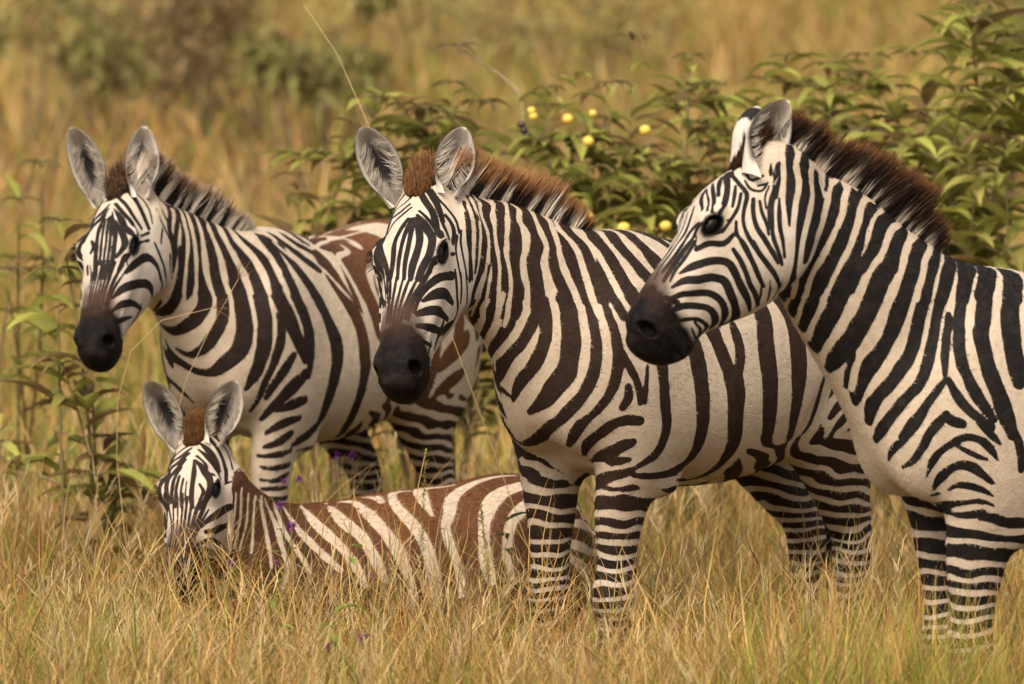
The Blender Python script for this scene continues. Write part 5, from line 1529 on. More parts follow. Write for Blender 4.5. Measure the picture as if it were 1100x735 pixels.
def leaves(heap, base, d, L, W, cols, droop, seg=5):
    """folded, arching lance leaves; base (n,3), direction d (n,3)"""
    n = len(base)
    t = np.linspace(0, 1, seg + 1)
    up = np.array([0, 0, 1.0])
    side = unit(np.cross(d, up) + 1e-4)
    P = np.zeros((n, seg + 1, 3)); P[:, 0] = base
    cur = d.copy()
    for i in range(seg):
        P[:, i + 1] = P[:, i] + cur * (L / seg)[:, None]
        cur = unit(cur - up[None] * (droop / seg)[:, None])
    nrm = np.cross(side[:, None], np.gradient(P, axis=1)); nrm = unit(nrm)
    w = W[:, None] * np.interp(t, [0, .12, .35, .7, 1], [.08, .6, 1, .62, .0])[None]
    fold = .28
    A = P - side[:, None] * (w / 2)[..., None] + nrm * (w * fold)[..., None]
    B = P + side[:, None] * (w / 2)[..., None] + nrm * (w * fold)[..., None]
    V = np.stack([A, P, B], 2).reshape(-1, 3)
    col = cols[:, None, None] * np.array([1.0, 1.18, .93])[None, None, :, None] * np.linspace(.9, 1.08, seg + 1)[None, :, None, None]
    k = (seg + 1) * 3
    q = np.array([[3*i, 3*i+1, 3*i+4, 3*i+3] for i in range(seg)] + [[3*i+1, 3*i+2, 3*i+5, 3*i+4] for i in range(seg)])
    F = (np.arange(n) * k)[:, None, None] + q[None]
    heap.add(V, F.reshape(-1, 4), np.clip(col.reshape(-1, 3), 0, 1))


def twig(heap, pts, r0, r1, col):
    """tapered round stem along points"""
    pts = catmull(np.asarray(pts, float), max(6, len(pts) * 3)) if len(pts) > 2 else np.asarray(pts, float)
    T = unit(np.gradient(pts, axis=0)); a = unit(np.cross(T, [0.3, .9, .2])); b = np.cross(T, a)
    r = np.linspace(r0, r1, len(pts))
    th = np.linspace(0, 2 * math.pi, 6)[:-1]
    V = pts[:, None] + (a[:, None] * np.cos(th)[None, :, None] + b[:, None] * np.sin(th)[None, :, None]) * r[:, None, None]
    m, k = len(pts), 5
    F = np.array([[i*k+j, i*k+(j+1) % k, (i+1)*k+(j+1) % k, (i+1)*k+j] for i in range(m-1) for j in range(k)])
    heap.add(V.reshape(-1, 3), F, np.repeat(np.array(col)[None], m * k, 0) * np.repeat(RS.uniform(.85, 1.15, (m, 1)), k, 0))


F_PX = 230.7 / 36 * 1100
_f = np.array([0, math.cos(math.radians(4.425)), -math.sin(math.radians(4.425))])
_u = np.array([0, math.sin(math.radians(4.425)), math.cos(math.radians(4.425))])


def spot(px, py, Y):
    d = _f + np.array([(px - 550) / F_PX, 0, 0]) + _u * (-(py - 367.5) / F_PX)
    return np.array([0, 0, CAM_H]) + d * (Y / d[1])


def shrub(label, x, y, h, spread, stems, dens, tone=(.285, .280, .062), leafL=(.09, .15), brown=.25, low=.38, group='leafy shrubs behind the zebras', tips=None, branch=(2, 5)):
    root = bpy.data.objects.new('shrub', None); C.objects.link(root)
    z0 = float(ground_z(np.array([x]), np.array([y]))[0])
    root.location = (x, y, z0)
    tag(root, label, 'shrub', group)
    hl, hs = Heap(), Heap()
    ends = []
    for i in range(stems):
        if tips and i < len(tips):
            e = np.array(tips[i]) - np.array([x, y, z0])
        else:
            a = RS.uniform(0, 6.28); r = spread * math.sqrt(RS.rand())
            e = np.array([math.cos(a) * r, math.sin(a) * r * .8, h * RS.uniform(.72, 1.02) * (1 - .25 * (r / max(spread, .01)) ** 2)])
        s = np.array([e[0] * .15 + RS.normal(0, .03), e[1] * .15 + RS.normal(0, .03), 0])
        mid = s * .4 + e * .5 + np.array([RS.normal(0, .05), RS.normal(0, .05), .05])
        path = catmull(np.array([s, mid, e]), 14)
        twig(hs, path[::3], .008, .0025, (.20, .15, .075))
        ends.append((path, 1.0))
        for b in range(RS.randint(*branch)):
            j = RS.randint(5, 12)
            o = path[j]
            dr = unit(np.array([RS.normal(0, 1), RS.normal(0, 1), RS.uniform(.3, 1.1)]))
            L = RS.uniform(.12, .30) * h
            p2 = catmull(np.array([o, o + dr * L * .55, o + dr * L + np.array([0, 0, -.02])]), 9)
            twig(hs, p2[::2], .0045, .0018, (.22, .17, .08))
            ends.append((p2, .75))
    B, D, L, W, Cc, Dr = [], [], [], [], [], []
    tone = np.array(tone)
    for path, wgt in ends:
        m = max(7, int(dens * wgt * 1.5))
        for q in range(m):
            u = low + (1 - low) * (q + RS.rand()) / m
            f = u * (len(path) - 1); i = min(int(f), len(path) - 2)
            p = path[i] + (path[i + 1] - path[i]) * (f - i)
            if p[2] < .12: continue
            T = unit(path[i + 1] - path[i])
            a = q * 2.4 + RS.normal(0, .4)
            out = unit(np.array([math.cos(a), math.sin(a), 0]))
            d = unit(out * RS.uniform(.8, 1.2) + T * RS.uniform(.25, .7) + np.array([0, 0, .2]))
            B.append(p); D.append(d)
            l = RS.uniform(*leafL) * 1.42 * (.55 + .45 * math.sin(math.pi * min(1, .15 + (1 - u) * 1.2)))
            L.append(l); W.append(l * RS.uniform(.27, .38)); Dr.append(RS.uniform(.5, 1.9))
            c = tone * RS.uniform(.65, 1.35)
            if RS.rand() < brown: c = np.array([.22, .145, .055]) * RS.uniform(.6, 1.2)
            elif RS.rand() < .18: c = np.array([.30, .27, .07]) * RS.uniform(.7, 1.2)
            Cc.append(c)
        # a whorl of young leaves on the tip
        for q in range(6):
            a = q * 1.05 + RS.rand(); out = np.array([math.cos(a), math.sin(a), .25])
            B.append(path[-1]); D.append(unit(out)); l = RS.uniform(*leafL) * .7
            L.append(l); W.append(l * .24); Dr.append(RS.uniform(.7, 1.7)); Cc.append(np.array([.165, .125, .045]) * RS.uniform(.7, 1.25))
    leaves(hl, np.array(B), np.array(D), np.array(L), np.array(W), np.array(Cc), np.array(Dr))
    hl.build('foliage', LEAF, root)
    hs.build('stem', STEM, root)
    return root


FRUIT = NB('ripe fruit')
fn = FRUIT.noise(30, 2, .5, FRUIT.n('TexCoord').outputs['Object'])
FRUIT.L(FRUIT.ramp(fn.outputs['Fac'], [(.3, (.62, .36, .035)), (.7, (.72, .50, .085))]), FRUIT.bsdf.inputs['Base Color'])
FRUIT.bsdf.inputs['Roughness'].default_value = .35
FRUIT = FRUIT.mat
BERRY = NB('dark berry')
BERRY.bsdf.inputs['Base Color'].default_value = (.035, .018, .016, 1)
BERRY.bsdf.inputs['Roughness'].default_value = .4
BERRY = BERRY.mat


def fruit(root, p, r, mat=None, name='fruit'):
    bm = bmesh.new()
    bmesh.ops.create_uvsphere(bm, u_segments=16, v_segments=10, radius=r)
    for v in bm.verts:
        v.co.z *= .93
        k = 1 - abs(v.co.z) / r
        v.co *= 1 - .10 * max(0, v.co.z / r) ** 6
    me = bpy.data.meshes.new(name); bm.to_mesh(me); bm.free()
    for f in me.polygons: f.use_smooth = True
    me.materials.append(mat or FRUIT)
    o = bpy.data.objects.new(name, me); C.objects.link(o)
    o.parent = root
    o.location = Vector(p) - root.location
    return o


SG = 'leafy shrubs behind the zebras'
P_ = lambda px, py, Y: tuple(spot(px, py, Y))
# px of the crown top -> stand and height
def stand(px, top, Y):
    t = spot(px, top, Y)
    return t[0], Y, t[2]
for args in [
    ('shrub with big leaves drooping beside the muzzle of the far left zebra', 72, 262, 17.25, .14, 4, 6, [P_(66, 238, 17.2), P_(62, 290, 17.2), P_(88, 330, 17.3), P_(110, 470, 17.2)], (.10, .16), .45),
    ('blurred low shrub at the left edge with leaves hanging in front of tan grass', 18, 205, 20.8, .22, 3, 3, [P_(45, 175, 19.6), P_(20, 215, 19.5), P_(5, 290, 19.4)], (.09, .15), .2),
    ('slim shrub at the left edge in front of the blurred one', 4, 268, 18.6, .10, 1, 4, [P_(12, 290, 18.2)], (.09, .14), .35),
    ('shrub showing between the first and second standing zebra', 348, 160, 19.2, .30, 6, 9, [P_(318, 188, 19.1), P_(352, 150, 19.2), P_(385, 175, 19.3), P_(340, 215, 19.0)], (.09, .15), .25),
    ('shrub with one long bare arching twig behind the middle zebra', 470, 88, 19.3, .32, 15, 15, [P_(440, 118, 19.3), P_(420, 140, 19.4), P_(515, 110, 19.4), P_(480, 130, 19.2)], (.09, .14), .30),
    ('shrub carrying round yellow fruits behind the back of the middle zebra', 618, 95, 19.0, .46, 13, 16, [P_(615, 80, 19.0), P_(655, 90, 18.9), P_(590, 95, 19.1), P_(680, 40, 19.3), P_(640, 180, 18.6), P_(700, 200, 18.6)], (.08, .135), .30),
    ('upright dense shrub between the yellow fruits and the ears of the profile zebra', 745, 70, 19.2, .30, 9, 17, [P_(740, 60, 19.2), P_(760, 90, 19.1), P_(725, 110, 19.0), P_(770, 130, 19.1)], (.08, .13), .38),
    ('dark green shrub behind the ears of the profile zebra', 860, 75, 19.6, .36, 10, 13, [P_(845, 60, 19.6), P_(890, 70, 19.5), P_(820, 85, 19.6)], (.09, .15), .28),
    ('broad green shrub behind the dark mane of the profile zebra', 960, 62, 19.3, .42, 10, 12, [P_(930, 60, 19.4), P_(985, 58, 19.3), P_(1000, 120, 18.9), P_(1020, 170, 18.7)], (.10, .16), .18),
    ('tall shrub with large soft leaves at the right edge of the picture', 1075, 30, 18.8, .38, 10, 12, [P_(1050, 5, 19.0), P_(1085, 40, 18.9), P_(1060, 110, 18.6), P_(1080, 150, 18.4), P_(1050, 180, 18.4)], (.11, .175), .15),
]:
    label, px, top, Y, spread, stems, dens, tips, LL, br = args
    x, y, h = stand(px, top, Y)
    s = shrub(label, x, y, h, spread, stems, dens, leafL=LL, brown=br - .02, tips=tips, branch=(1, 3) if px == 72 else (0, 2) if px < 60 else (2, 5))
    if 'yellow fruits' in label and 'carrying' in label:
        for fx, fy, r in [(571, 119, .0125), (573, 125, .0135), (610, 128, .0165), (632, 152, .0165), (693, 140, .017), (637, 122, .012), (622, 231, .016), (631, 232, .016), (670, 245, .019), (715, 243, .017)]:
            fruit(s, P_(fx, fy, 18.75 if fy < 200 else 18.5), r)
        for fx, fy in [(560, 134), (563, 140), (567, 146), (561, 150), (590, 153)]:
            fruit(s, P_(fx, fy, 18.8), .012, BERRY, 'berry')
    if 'bare arching twig' in label:
        h2 = Heap()
        q = [P_(561, 145, 19.1), P_(560, 105, 19.15), P_(540, 83, 19.2), P_(515, 66, 19.2), P_(490, 50, 19.2)]
        L0 = np.array(s.location)
        twig(h2, np.array(q) - L0, .006, .003, (.24, .18, .10))
        h2.build('twig', STEM, s)
        h3 = Heap(); n = 7
        a = np.linspace(0, 6.28, n, endpoint=False) + .4
        leaves(h3, np.repeat((np.array(q[-1]) - L0)[None], n, 0), unit(np.stack([np.cos(a), np.sin(a), np.full(n, .25)], 1)), np.full(n, .085), np.full(n, .022), np.repeat(np.array([[.15, .11, .05]]), n, 0), np.linspace(.6, 1.9, n))
        h3.build('twig_leaf', LEAF, s)

# far bushes, soft with distance
for label, px, top, Y, w, hgt, tone in [
    ('far olive bush at the top left corner', 22, -30, 41, .75, 1.55, (.27, .25, .085)),
    ('far brownish bush second from the top left corner', 120, -40, 44, 1.1, 1.6, (.31, .25, .10)),
    ('far dull red brown bush above the ears of the far left zebra', 215, -30, 43, 1.0, 1.45, (.28, .20, .095)),
    ('far pale green bush left of the dark hanging leaves', 285, -40, 46, .9, 1.6, (.33, .30, .10)),
    ('far sapling with dark hanging leaves above the gap between two zebras', 345, -10, 38, .45, 1.35, (.25, .235, .08)),
    ('far faint green bush above the long bare twig', 470, -40, 58, 1.3, 1.4, (.33, .29, .11)),
    ('far faint green bush above the yellow fruits', 640, -30, 55, 1.2, 1.3, (.32, .28, .10)),
    ('far dark green bush at the top right corner', 1085, -20, 34, .55, 1.5, (.26, .24, .08)),
]:
    q = spot(px, 60, Y)
    root = bpy.data.objects.new('bush', None); C.objects.link(root)
    root.location = (q[0], Y, 0)
    tag(root, label, 'bush', 'bushes far out in the field')
    hl, hs = Heap(), Heap()
    n = 650
    lobes = [(RS.normal(0, w * .45), RS.normal(0, .35), hgt * RS.uniform(.3, .95), w * RS.uniform(.25, .5)) for _ in range(9)]
    B = []
    for lx, ly, lz, lr in lobes:
        d = unit(RS.normal(0, 1, (n // 9, 3)))
        B.append(np.array([lx, ly, lz]) + d * (lr * RS.uniform(.35, 1.0, (n // 9, 1)) ** .6) * np.array([1, .8, .75]))
        twig(hs, np.array([[lx * .1, ly * .1, 0], [lx * .6, ly * .5, lz * .5], [lx, ly, lz]]), .02, .006, (.16, .12, .07))
    B = np.concatenate(B); B = B[B[:, 2] > .08]; n = len(B)
    D = unit(RS.normal(0, 1, (n, 3)) + np.array([0, 0, .3]))
    cc = np.array(tone)[None] * RS.uniform(.6, 1.4, (n, 1))
    br = RS.rand(n) < .22
    cc[br] = np.array([.22, .15, .065]) * RS.uniform(.6, 1.2, (br.sum(), 1))
    leaves(hl, B, D, RS.uniform(.10, .22, n), RS.uniform(.03, .06, n), cc, RS.uniform(.3, 1.5, n), 3)
    hl.build('foliage', LEAF, root)
    hs.build('stem', STEM, root)

# ------------------------------------------------------------------ small plants between the grasses
PETAL = leafy('purple petal', .6, .3, .1)


def wildflower(label, px, py, Y, size=.018):
    p = spot(px, py, Y)
    z0 = float(ground_z(np.array([p[0]]), np.array([Y]))[0])
    root = bpy.data.objects.new('wildflower', None); C.objects.link(root)
    root.location = (p[0] + .03, Y, z0)
    tag(root, label, 'wildflower', 'small purple wildflowers')
    L0 = np.array(root.location)
    hs = Heap()
    e = p - L0
    twig(hs, np.array([[0, 0, 0], e * .5 + np.array([.02, 0, .02]), e]), .002, .0012, (.20, .19, .06))
    n = 6
    a = RS.uniform(0, 6.28, n)
    leaves(hs, np.stack([e * u for u in np.linspace(.45, .9, n)]), unit(np.stack([np.cos(a), np.sin(a), np.full(n, .5)], 1)), np.full(n, .032), np.full(n, .012), np.repeat(np.array([[.17, .20, .045]]), n, 0) * RS.uniform(.7, 1.2, (n, 1)), np.full(n, .9), 3)
    hs.build('stem', LEAF, root)
    for off in [(0, 0, 0)] + [(RS.normal(0, size), RS.normal(0, size), RS.normal(0, size * .4)) for _ in range(RS.randint(0, 3))]:
        n = 26; hf = Heap()
        d = unit(RS.normal(0, 1, (n, 3)) + np.array([0, 0, .8]))
        leaves(hf, np.repeat((e + np.array(off))[None], n, 0), d, RS.uniform(.5, 1.0, n) * size, np.full(n, size * .3), np.array([[.20, .045, .23]]) * RS.uniform(.6, 1.5, (n, 1)), np.full(n, .3), 2)
        hf.build('flower_head', PETAL, root)


for a in [('purple flower just right of the cheek of the foal at eye level', 301, 544, 15.42), ('purple flower low on the neck of the foal', 311, 567, 15.40),
          ('purple flower beside the mouth of the foal', 250, 608, 15.40), ('purple flower under the neck of the foal', 296, 607, 15.36),
          ('purple flower before the ribs of the foal', 399, 622, 15.34), ('purple flower behind the foal, right of the striped foreleg', 362, 489, 16.9),
          ('purple flower behind the foal, touching the striped foreleg', 321, 516, 16.7), ('purple flower in the near grass at the bottom, left one', 285, 708, 14.2),
          ('purple flower in the near grass at the bottom, middle one', 352, 700, 14.2), ('purple flower in the near grass at the bottom, right one', 388, 688, 14.3)]:
    wildflower(*a)


def weed(label, px, top, Y, n, L, tone, w=.06, group='small broad leaved weeds'):
    x, y, h = stand(px, top, Y)
    z0 = float(ground_z(np.array([x]), np.array([y]))[0])
    root = bpy.data.objects.new('weed', None); C.objects.link(root)
    root.location = (x, y, z0)
    tag(root, label, 'weed', group)
    hl, hs = Heap(), Heap()
    h = h - z0
    path = catmull(np.array([[0, 0, 0], [RS.normal(0, .02), 0, h * .5], [RS.normal(0, .03), 0, h]]), 10)
    twig(hs, path[::2], .004, .002, (.16, .14, .05))
    u = np.linspace(.45, 1, n)
    B = np.stack([np.interp(u * 9, np.arange(10), path[:, j]) for j in range(3)], 1)
    a = np.arange(n) * 2.4
    D = unit(np.stack([np.cos(a), np.sin(a), np.full(n, .6)], 1))
    leaves(hl, B, D, RS.uniform(.75, 1.1, n) * L, RS.uniform(.3, .42, n) * L, np.array([tone]) * RS.uniform(.75, 1.25, (n, 1)), RS.uniform(.5, 1.3, n))
    hl.build('foliage', LEAF, root); hs.build('stem', STEM, root)


weed('dark leaved weed against the flank of the foal by the foreleg of the middle zebra', 556, 562, 15.30, 9, .075, (.055, .075, .022))
weed('light green round leaved weed before the shoulder of the foal', 344, 590, 15.30, 8, .05, (.19, .26, .05))
weed('yellow green weed in the near grass below the foal', 350, 660, 13.9, 9, .09, (.24, .28, .05))
weed('small green weed beside the fallen stalks at the lower left', 300, 655, 14.2, 7, .06, (.20, .24, .05))


def lone_stalk(label, pts, kind, r=.0014):
    """single tall stalks that stand out of the mass"""
    P = np.array([spot(*q) for q in pts])
    z0 = float(ground_z(P[:1, 0], P[:1, 1])[0])
    P[0, 2] = z0
    root = bpy.data.objects.new('grass_stalk', None); C.objects.link(root)
    root.location = P[0]
    tag(root, label, 'grass stalk')
    L = P - P[0]
    hs, hh = Heap(), Heap()
    twig(hs, L, r, r * .6, (.42, .29, .14))
    hs.build('stem', STEM, root)
    d = unit(L[-1] - L[-2])
    if kind == 'fingers':
        n = 7
        a = np.linspace(-.65, .65, n) + RS.normal(0, .06, n)
        s = unit(np.cross(d, [0, 1, 0]))
        D = unit(d[None] * np.cos(a)[:, None] + s[None] * np.sin(a)[:, None] + RS.normal(0, .12, (n, 3)))
        leaves(hh, np.repeat(L[-1:], n, 0), D, RS.uniform(.045, .07, n), np.full(n, .0035), np.array([[.30, .16, .07]]) * RS.uniform(.8, 1.2, (n, 1)), np.full(n, .15), 4)
    else:
        n = 150
        u = RS.rand(n) * .42
        B = L[-1] - (L[-1] - L[0]) * u[:, None]
        D = unit(RS.normal(0, 1, (n, 3)) + d * .8)
        leaves(hh, B, D, RS.uniform(.008, .016, n), np.full(n, .006), np.array([[.34, .30, .07]]) * RS.uniform(.7, 1.2, (n, 1)), np.full(n, .3), 2)
    hh.build('seed_head', GRASS, root)


lone_stalk('slanting stalk with a fan of brown spikelets against the neck of the far left zebra', [(180, 470, 16.05), (205, 395, 16.0), (256, 300, 15.98)], 'fingers')
lone_stalk('stalk with a lower fan of spikelets on the chest of the far left zebra', [(150, 400, 16.0), (190, 338, 16.0), (228, 331, 15.98)], 'fingers')
lone_stalk('tall thin stalk rising above the ear of the middle zebra', [(640, 330, 15.9), (396, 135, 15.9), (362, 58, 16.0), (326, 4, 16.1)], 'fingers', .0013)
lone_stalk('stout yellow green flower spike standing before the flank of the foal', [(548, 735, 15.0), (528, 640, 15.0), (516, 540, 15.0)], 'spike', .0028)
lone_stalk('pale seed spike before the hind legs of the far left zebra', [(440, 620, 15.35), (446, 540, 15.4), (458, 482, 15.45)], 'spike', .0015)

# ------------------------------------------------------------------ the four zebras
def hair_object(name, pts, rad, cols, mat, parent=None):
    """strands as real hair curves: pts (n,k,3), rad (k,), cols (n,k,3)"""
    n, k, _ = pts.shape
    hc = bpy.data.hair_curves.new(name)
    hc.add_curves([k] * n)
    hc.attributes['position'].data.foreach_set('vector', pts.astype(np.float32).reshape(-1))
    r = hc.attributes.get('radius') or hc.attributes.new('radius', 'FLOAT', 'POINT')
    r.data.foreach_set('value', np.tile(np.asarray(rad, np.float32), n))
    c = hc.attributes.new('hc', 'FLOAT_COLOR', 'POINT')
    c.data.foreach_set('color', np.concatenate([cols, np.ones((n, k, 1))], 2).astype(np.float32).reshape(-1))
    hc.materials.append(mat)
    o = bpy.data.objects.new(name, hc)
    C.objects.link(o)
    o.parent = parent
    return o


def hair_material():
    g = NB('zebra hair')
    g.L(g.attr('hc').outputs['Color'], g.bsdf.inputs['Base Color'])
    g.bsdf.inputs['Roughness'].default_value = .55
    g.bsdf.inputs['Specular IOR Level'].default_value = .06
    return g.mat


def eye_material():
    g = NB('zebra eye')
    g.bsdf.inputs['Base Color'].default_value = (.004, .003, .0025, 1)
    g.bsdf.inputs['Roughness'].default_value = .22
    g.bsdf.inputs['Specular IOR Level'].default_value = .2
    return g.mat


COAT, HAIR, EYE = coat_material(), hair_material(), eye_material()


def ear_colours(U, rng, kind):
    u, v, sd = U[:, 0], U[:, 1], U[:, 2]
    nz = vnoise(np.stack([u * 5, v * 14, sd * 9 + rng * 3.3], 1), 8)
    n2 = vnoise(np.stack([u * 2.5, v * 3, sd * 9 + rng * 1.7], 1), 18)
    white = np.array([.50, .44, .37]); dark = np.array([.016, .013, .012]); grey = np.array([.30, .255, .21])
    core = np.clip(1.5 * (1.12 - np.hypot((u - .48) / .40, (v + .05) / .52) + .35 * nz + .15 * n2), 0, 1)
    inner = grey[None] * (1.0 + .35 * nz[:, None]) * (1 - core[:, None]) + dark[None] * core[:, None]
    pale = np.clip((np.abs(v) - .55) / .2, 0, 1) * np.clip(1 - np.abs(v) * .1, 0, 1)
    inner = inner * (1 - .75 * pale[:, None]) + white[None] * .75 * pale[:, None]
    tip = np.clip((u - .90) / .05, 0, 1)[:, None]
    inner = inner * (1 - tip) + white * tip
    rim = np.clip((np.abs(v) - .90) / .04, 0, 1) * np.clip((.93 - u) / .05, 0, 1) * np.clip((u - .10) / .1, 0, 1)
    inner = inner * (1 - rim[:, None]) + dark * rim[:, None]
    outer = np.repeat(white[None], len(u), 0) * (1 + .18 * nz[:, None])
    band = np.clip((u - .66 - .04 * nz) / .03, 0, 1) * np.clip((.95 - u) / .03, 0, 1)
    if kind == 'plain': band = np.clip((np.abs(v) - .86) / .06, 0, 1) * np.clip((u - .1) / .1, 0, 1) * np.clip((.95 - u) / .05, 0, 1)
    outer = outer * (1 - band[:, None]) + dark * band[:, None]
    return np.clip(np.where((sd > .5)[:, None], inner, outer), 0, 1)


def make_zebra(p, strokes, label, group):
    rs = np.random.RandomState(p['seed'])
    V, faces, A = build_body(p)
    at = paint(p, A, V, strokes)
    nb = len(V)
    # smooth normals near the crest for the mane: keep the surface before ears are joined in
    vs, fs = [V], list(faces)
    earcol = [np.zeros((nb, 3))]
    off = nb
    ear_h = []
    for q, e in enumerate(p['ears']):
        ev, eq, eu = ear_mesh(np.array(e['root']), e['dir'], e['open'], e['len'], e['wid'], p.get('ear_base', .52))
        vs.append(ev); fs.append(eq + off); off += len(ev)
        earcol.append(ear_colours(eu, q + p['seed'], p.get('ear_kinds', ('plain', 'plain'))[q]))
        for kk in at:
            at[kk] = np.concatenate([at[kk], np.full(len(ev), 1.0 if kk == 'ear' else (.03 if kk == 'sd' else 0.0))])
        # hair growing from the rims over the hollow
        E = unit(e['dir']); G = unit(np.array(e['open']) - np.dot(e['open'], E) * E); Sx = np.cross(E, G)
        inn = np.where((eu[:, 2] > .5) & (np.abs(eu[:, 1]) > .5) & (np.abs(eu[:, 1]) < .9) & (eu[:, 0] > .04) & (eu[:, 0] < .72))[0]
        pick = rs.choice(inn, 260)
        for j in pick:
            b = ev[j] + rs.normal(0, .002, 3)
            d = unit(-Sx * np.sign(eu[j, 1]) * .8 + E * (.75 + rs.normal(0, .25)) + G * (.35 + rs.normal(0, .12)))
            L = rs.uniform(.018, .036)
            ear_h.append([b, b + d * L * .5, b + d * L + E * .006 - G * .004])
    at['earcol'] = np.concatenate(earcol)
    me = mesh_np('zebra', np.concatenate(vs), fs, at)
    me.materials.append(COAT)
    z = bpy.data.objects.new('zebra', me)
    C.objects.link(z)
    z.location = p['loc']; z.rotation_euler = (0, 0, p['rot']); z.scale = (p['scale'],) * 3
    tag(z, label, 'zebra', group)
    # ears' hair
    eh = np.array(ear_h)
    base = np.array([.46, .40, .33])[None, None] * rs.uniform(.55, 1.2, (len(eh), 1, 1)) * np.ones((1, 3, 1))
    hair_object('ear_hair', eh, [.0007, .0006, .0002], base, HAIR, z)
    # eyes
    for s in (-1, 1):
        bm = bmesh.new()
        bmesh.ops.create_uvsphere(bm, u_segments=24, v_segments=16, radius=.0255 * A.hf)
        em = bpy.data.meshes.new('eye'); bm.to_mesh(em); bm.free()
        for f in em.polygons: f.use_smooth = True
        em.materials.append(EYE)
        o = bpy.data.objects.new('eye', em); C.objects.link(o)
        o.parent = z
        o.location = A.hp(.196, s * .0575, -.0210)
        o.rotation_euler = Matrix(np.stack([A.d, A.l, A.n], 1).tolist()).to_euler()
        o.scale = (1.12, .95, .70)
        # upper lashes
        n = 46
        th = rs.uniform(-1.15, 1.15, n)
        out = A.l * s
        b = np.array([A.hp(.195 + .026 * math.sin(a), s * .0785, -.0210 + .0185 * math.cos(a)) for a in th])
        d = unit(out[None] * .8 + A.n[None] * .35 + A.d[None] * (np.sin(th)[:, None] * .5 + .25) + rs.normal(0, .08, (n, 3)))
        P = np.stack([b, b + d * .010, b + d * .020 - A.n * .003], 1)
        hair_object('eyelashes', P, [.0006, .0005, .0002], np.full((n, 3, 3), .01), HAIR, o).matrix_parent_inverse = Matrix.LocRotScale(o.location, o.rotation_euler, o.scale).inverted()
    # whiskers on lips and chin
    n = 90
    P = []
    for _ in range(n):
        s = rs.choice([-1, 1]); tt_ = rs.uniform(.43, .515); zt = rs.uniform(-.145, -.07)
        w0 = np.interp(tt_, [.43, .49, .52], [.050, .046, .034])
        b = A.hp(tt_, s * w0 * .92, zt)
        d = unit(A.l * s + A.d * rs.uniform(-.1, .7) - A.n * rs.uniform(.1, .8) + rs.normal(0, .2, 3))
        L = rs.uniform(.012, .034)
        P.append([b, b + d * L * .5, b + d * L - A.n * .003])
    hair_object('whiskers', np.array(P), [.0004, .0003, .0001], np.full((n, 3, 3), .012), HAIR, z)
    # mane: strands rooted on the crest
    i, nx, ny = A.neck.param(V)
    k = np.clip(np.round(i).astype(int), 0, A.neck.n - 1)
    s01 = np.clip(i / (A.neck.n - 1), 0, 1.3)
    t, y, zz = head_coords(A, V)
    m0 = p.get('mane_from', .30)
    onneck = (np.abs(nx) < .017) & (ny > .72 * A.neck.bu[k]) & (s01 > m0) & (i < A.neck.n + 4) & (t < .0)
    fore = (t > -.075) & (t < .034) & (np.abs(y) < .036 - .42 * np.abs(t + .015)) & (zz > -.075)
    c = np.where(onneck | fore)[0]
    n = p.get('strands', 7000)
    j = rs.choice(c, n)
    isf = fore[j]
    ln = np.interp(s01[j], [m0, m0 + .06, m0 + .25, .6, 1.0, 1.2], np.array([.35, .6, 1.0, 1.08, p.get('mane_top', 1.15), p.get('mane_top', 1.15)])) * p.get('mane_len', .085)
    ln = np.where(isf, np.interp(t[j], [-.075, -.02, .034], [1.0, .95, .35]) * p.get('fore_len', .058) * (1 - 10 * np.abs(y[j])) * rs.uniform(.42, 1.2, n), ln)
    ln = ln * rs.uniform(.78, 1.12, n) * (1 + .14 * vnoise(V[j] * 45, 31))
    up = A.neck.U[k[j]] + A.neck.R[k[j]] * (nx[j] * 9)[:, None] + A.neck.T[k[j]] * .05
    upf = unit(-A.d * .95 + A.n * .5)[None] + A.l[None] * (y[j] * 11)[:, None] + A.n[None] * ((t[j] + .01) * 7)[:, None]
    D = unit(np.where(isf[:, None], upf, up)) + rs.normal(0, .08, (n, 3)) * np.where(isf, 2.0, 1.0)[:, None]
    clump = np.stack([vnoise(V[j] * 60, 40 + q) for q in range(3)], 1) * .10
    D = unit(D + clump)
    b = V[j] + rs.normal(0, .002, (n, 3)) - D * .006
    K = 6
    w = np.linspace(0, 1, K)
    bend = unit(-A.neck.T[k[j]] + rs.normal(0, .5, (n, 3)))
    P = b[:, None] + D[:, None] * (ln[:, None] * w)[..., None] + bend[:, None] * ((w ** 2)[None] * ln[:, None] * .06)[..., None]
    sdv = at['sd'][j]
    isw = np.clip(sdv / .003 * .5 + .5, 0, 1)
    pollw = np.clip(np.sin(s01[j] * 2 * math.pi / .105 + 1.0) * 3 + .3, 0, 1)
    isw = np.where(s01[j] > .80, np.minimum(isw, pollw), isw)
    white = np.array(p.get('mane_white', (.52, .44, .35))); tipc = np.array(p.get('mane_tip', (.16, .06, .02))); midc = np.array(p.get('mane_mid', (.035, .018, .010)))
    root = white[None] * isw[:, None] + np.array([.016, .011, .009])[None] * (1 - isw[:, None])
    streak = (vnoise(V[j] * 55, 77) > .15)[:, None]
    root = np.where(isf[:, None], np.where(streak, np.array(p.get('fore_root', (.03, .015, .01)))[None], .016), root)
    fade = np.array(p.get('mane_fade', (0.45, .80)))
    f1 = np.clip((w[None] - (fade[0] + rs.normal(0, .08, (n, 1)))) / .22, 0, 1)
    f2 = np.clip((w[None] - (fade[1] + rs.normal(0, .08, (n, 1)))) / .20, 0, 1)
    keep = p.get('keep_white', .25) * isw[:, None] * (~isf)[:, None]
    col = root[:, None] * (1 - (f1 * (1 - keep))[..., None]) + midc * (f1 * (1 - keep))[..., None]
    col = col * (1 - f2[..., None]) + tipc * f2[..., None]
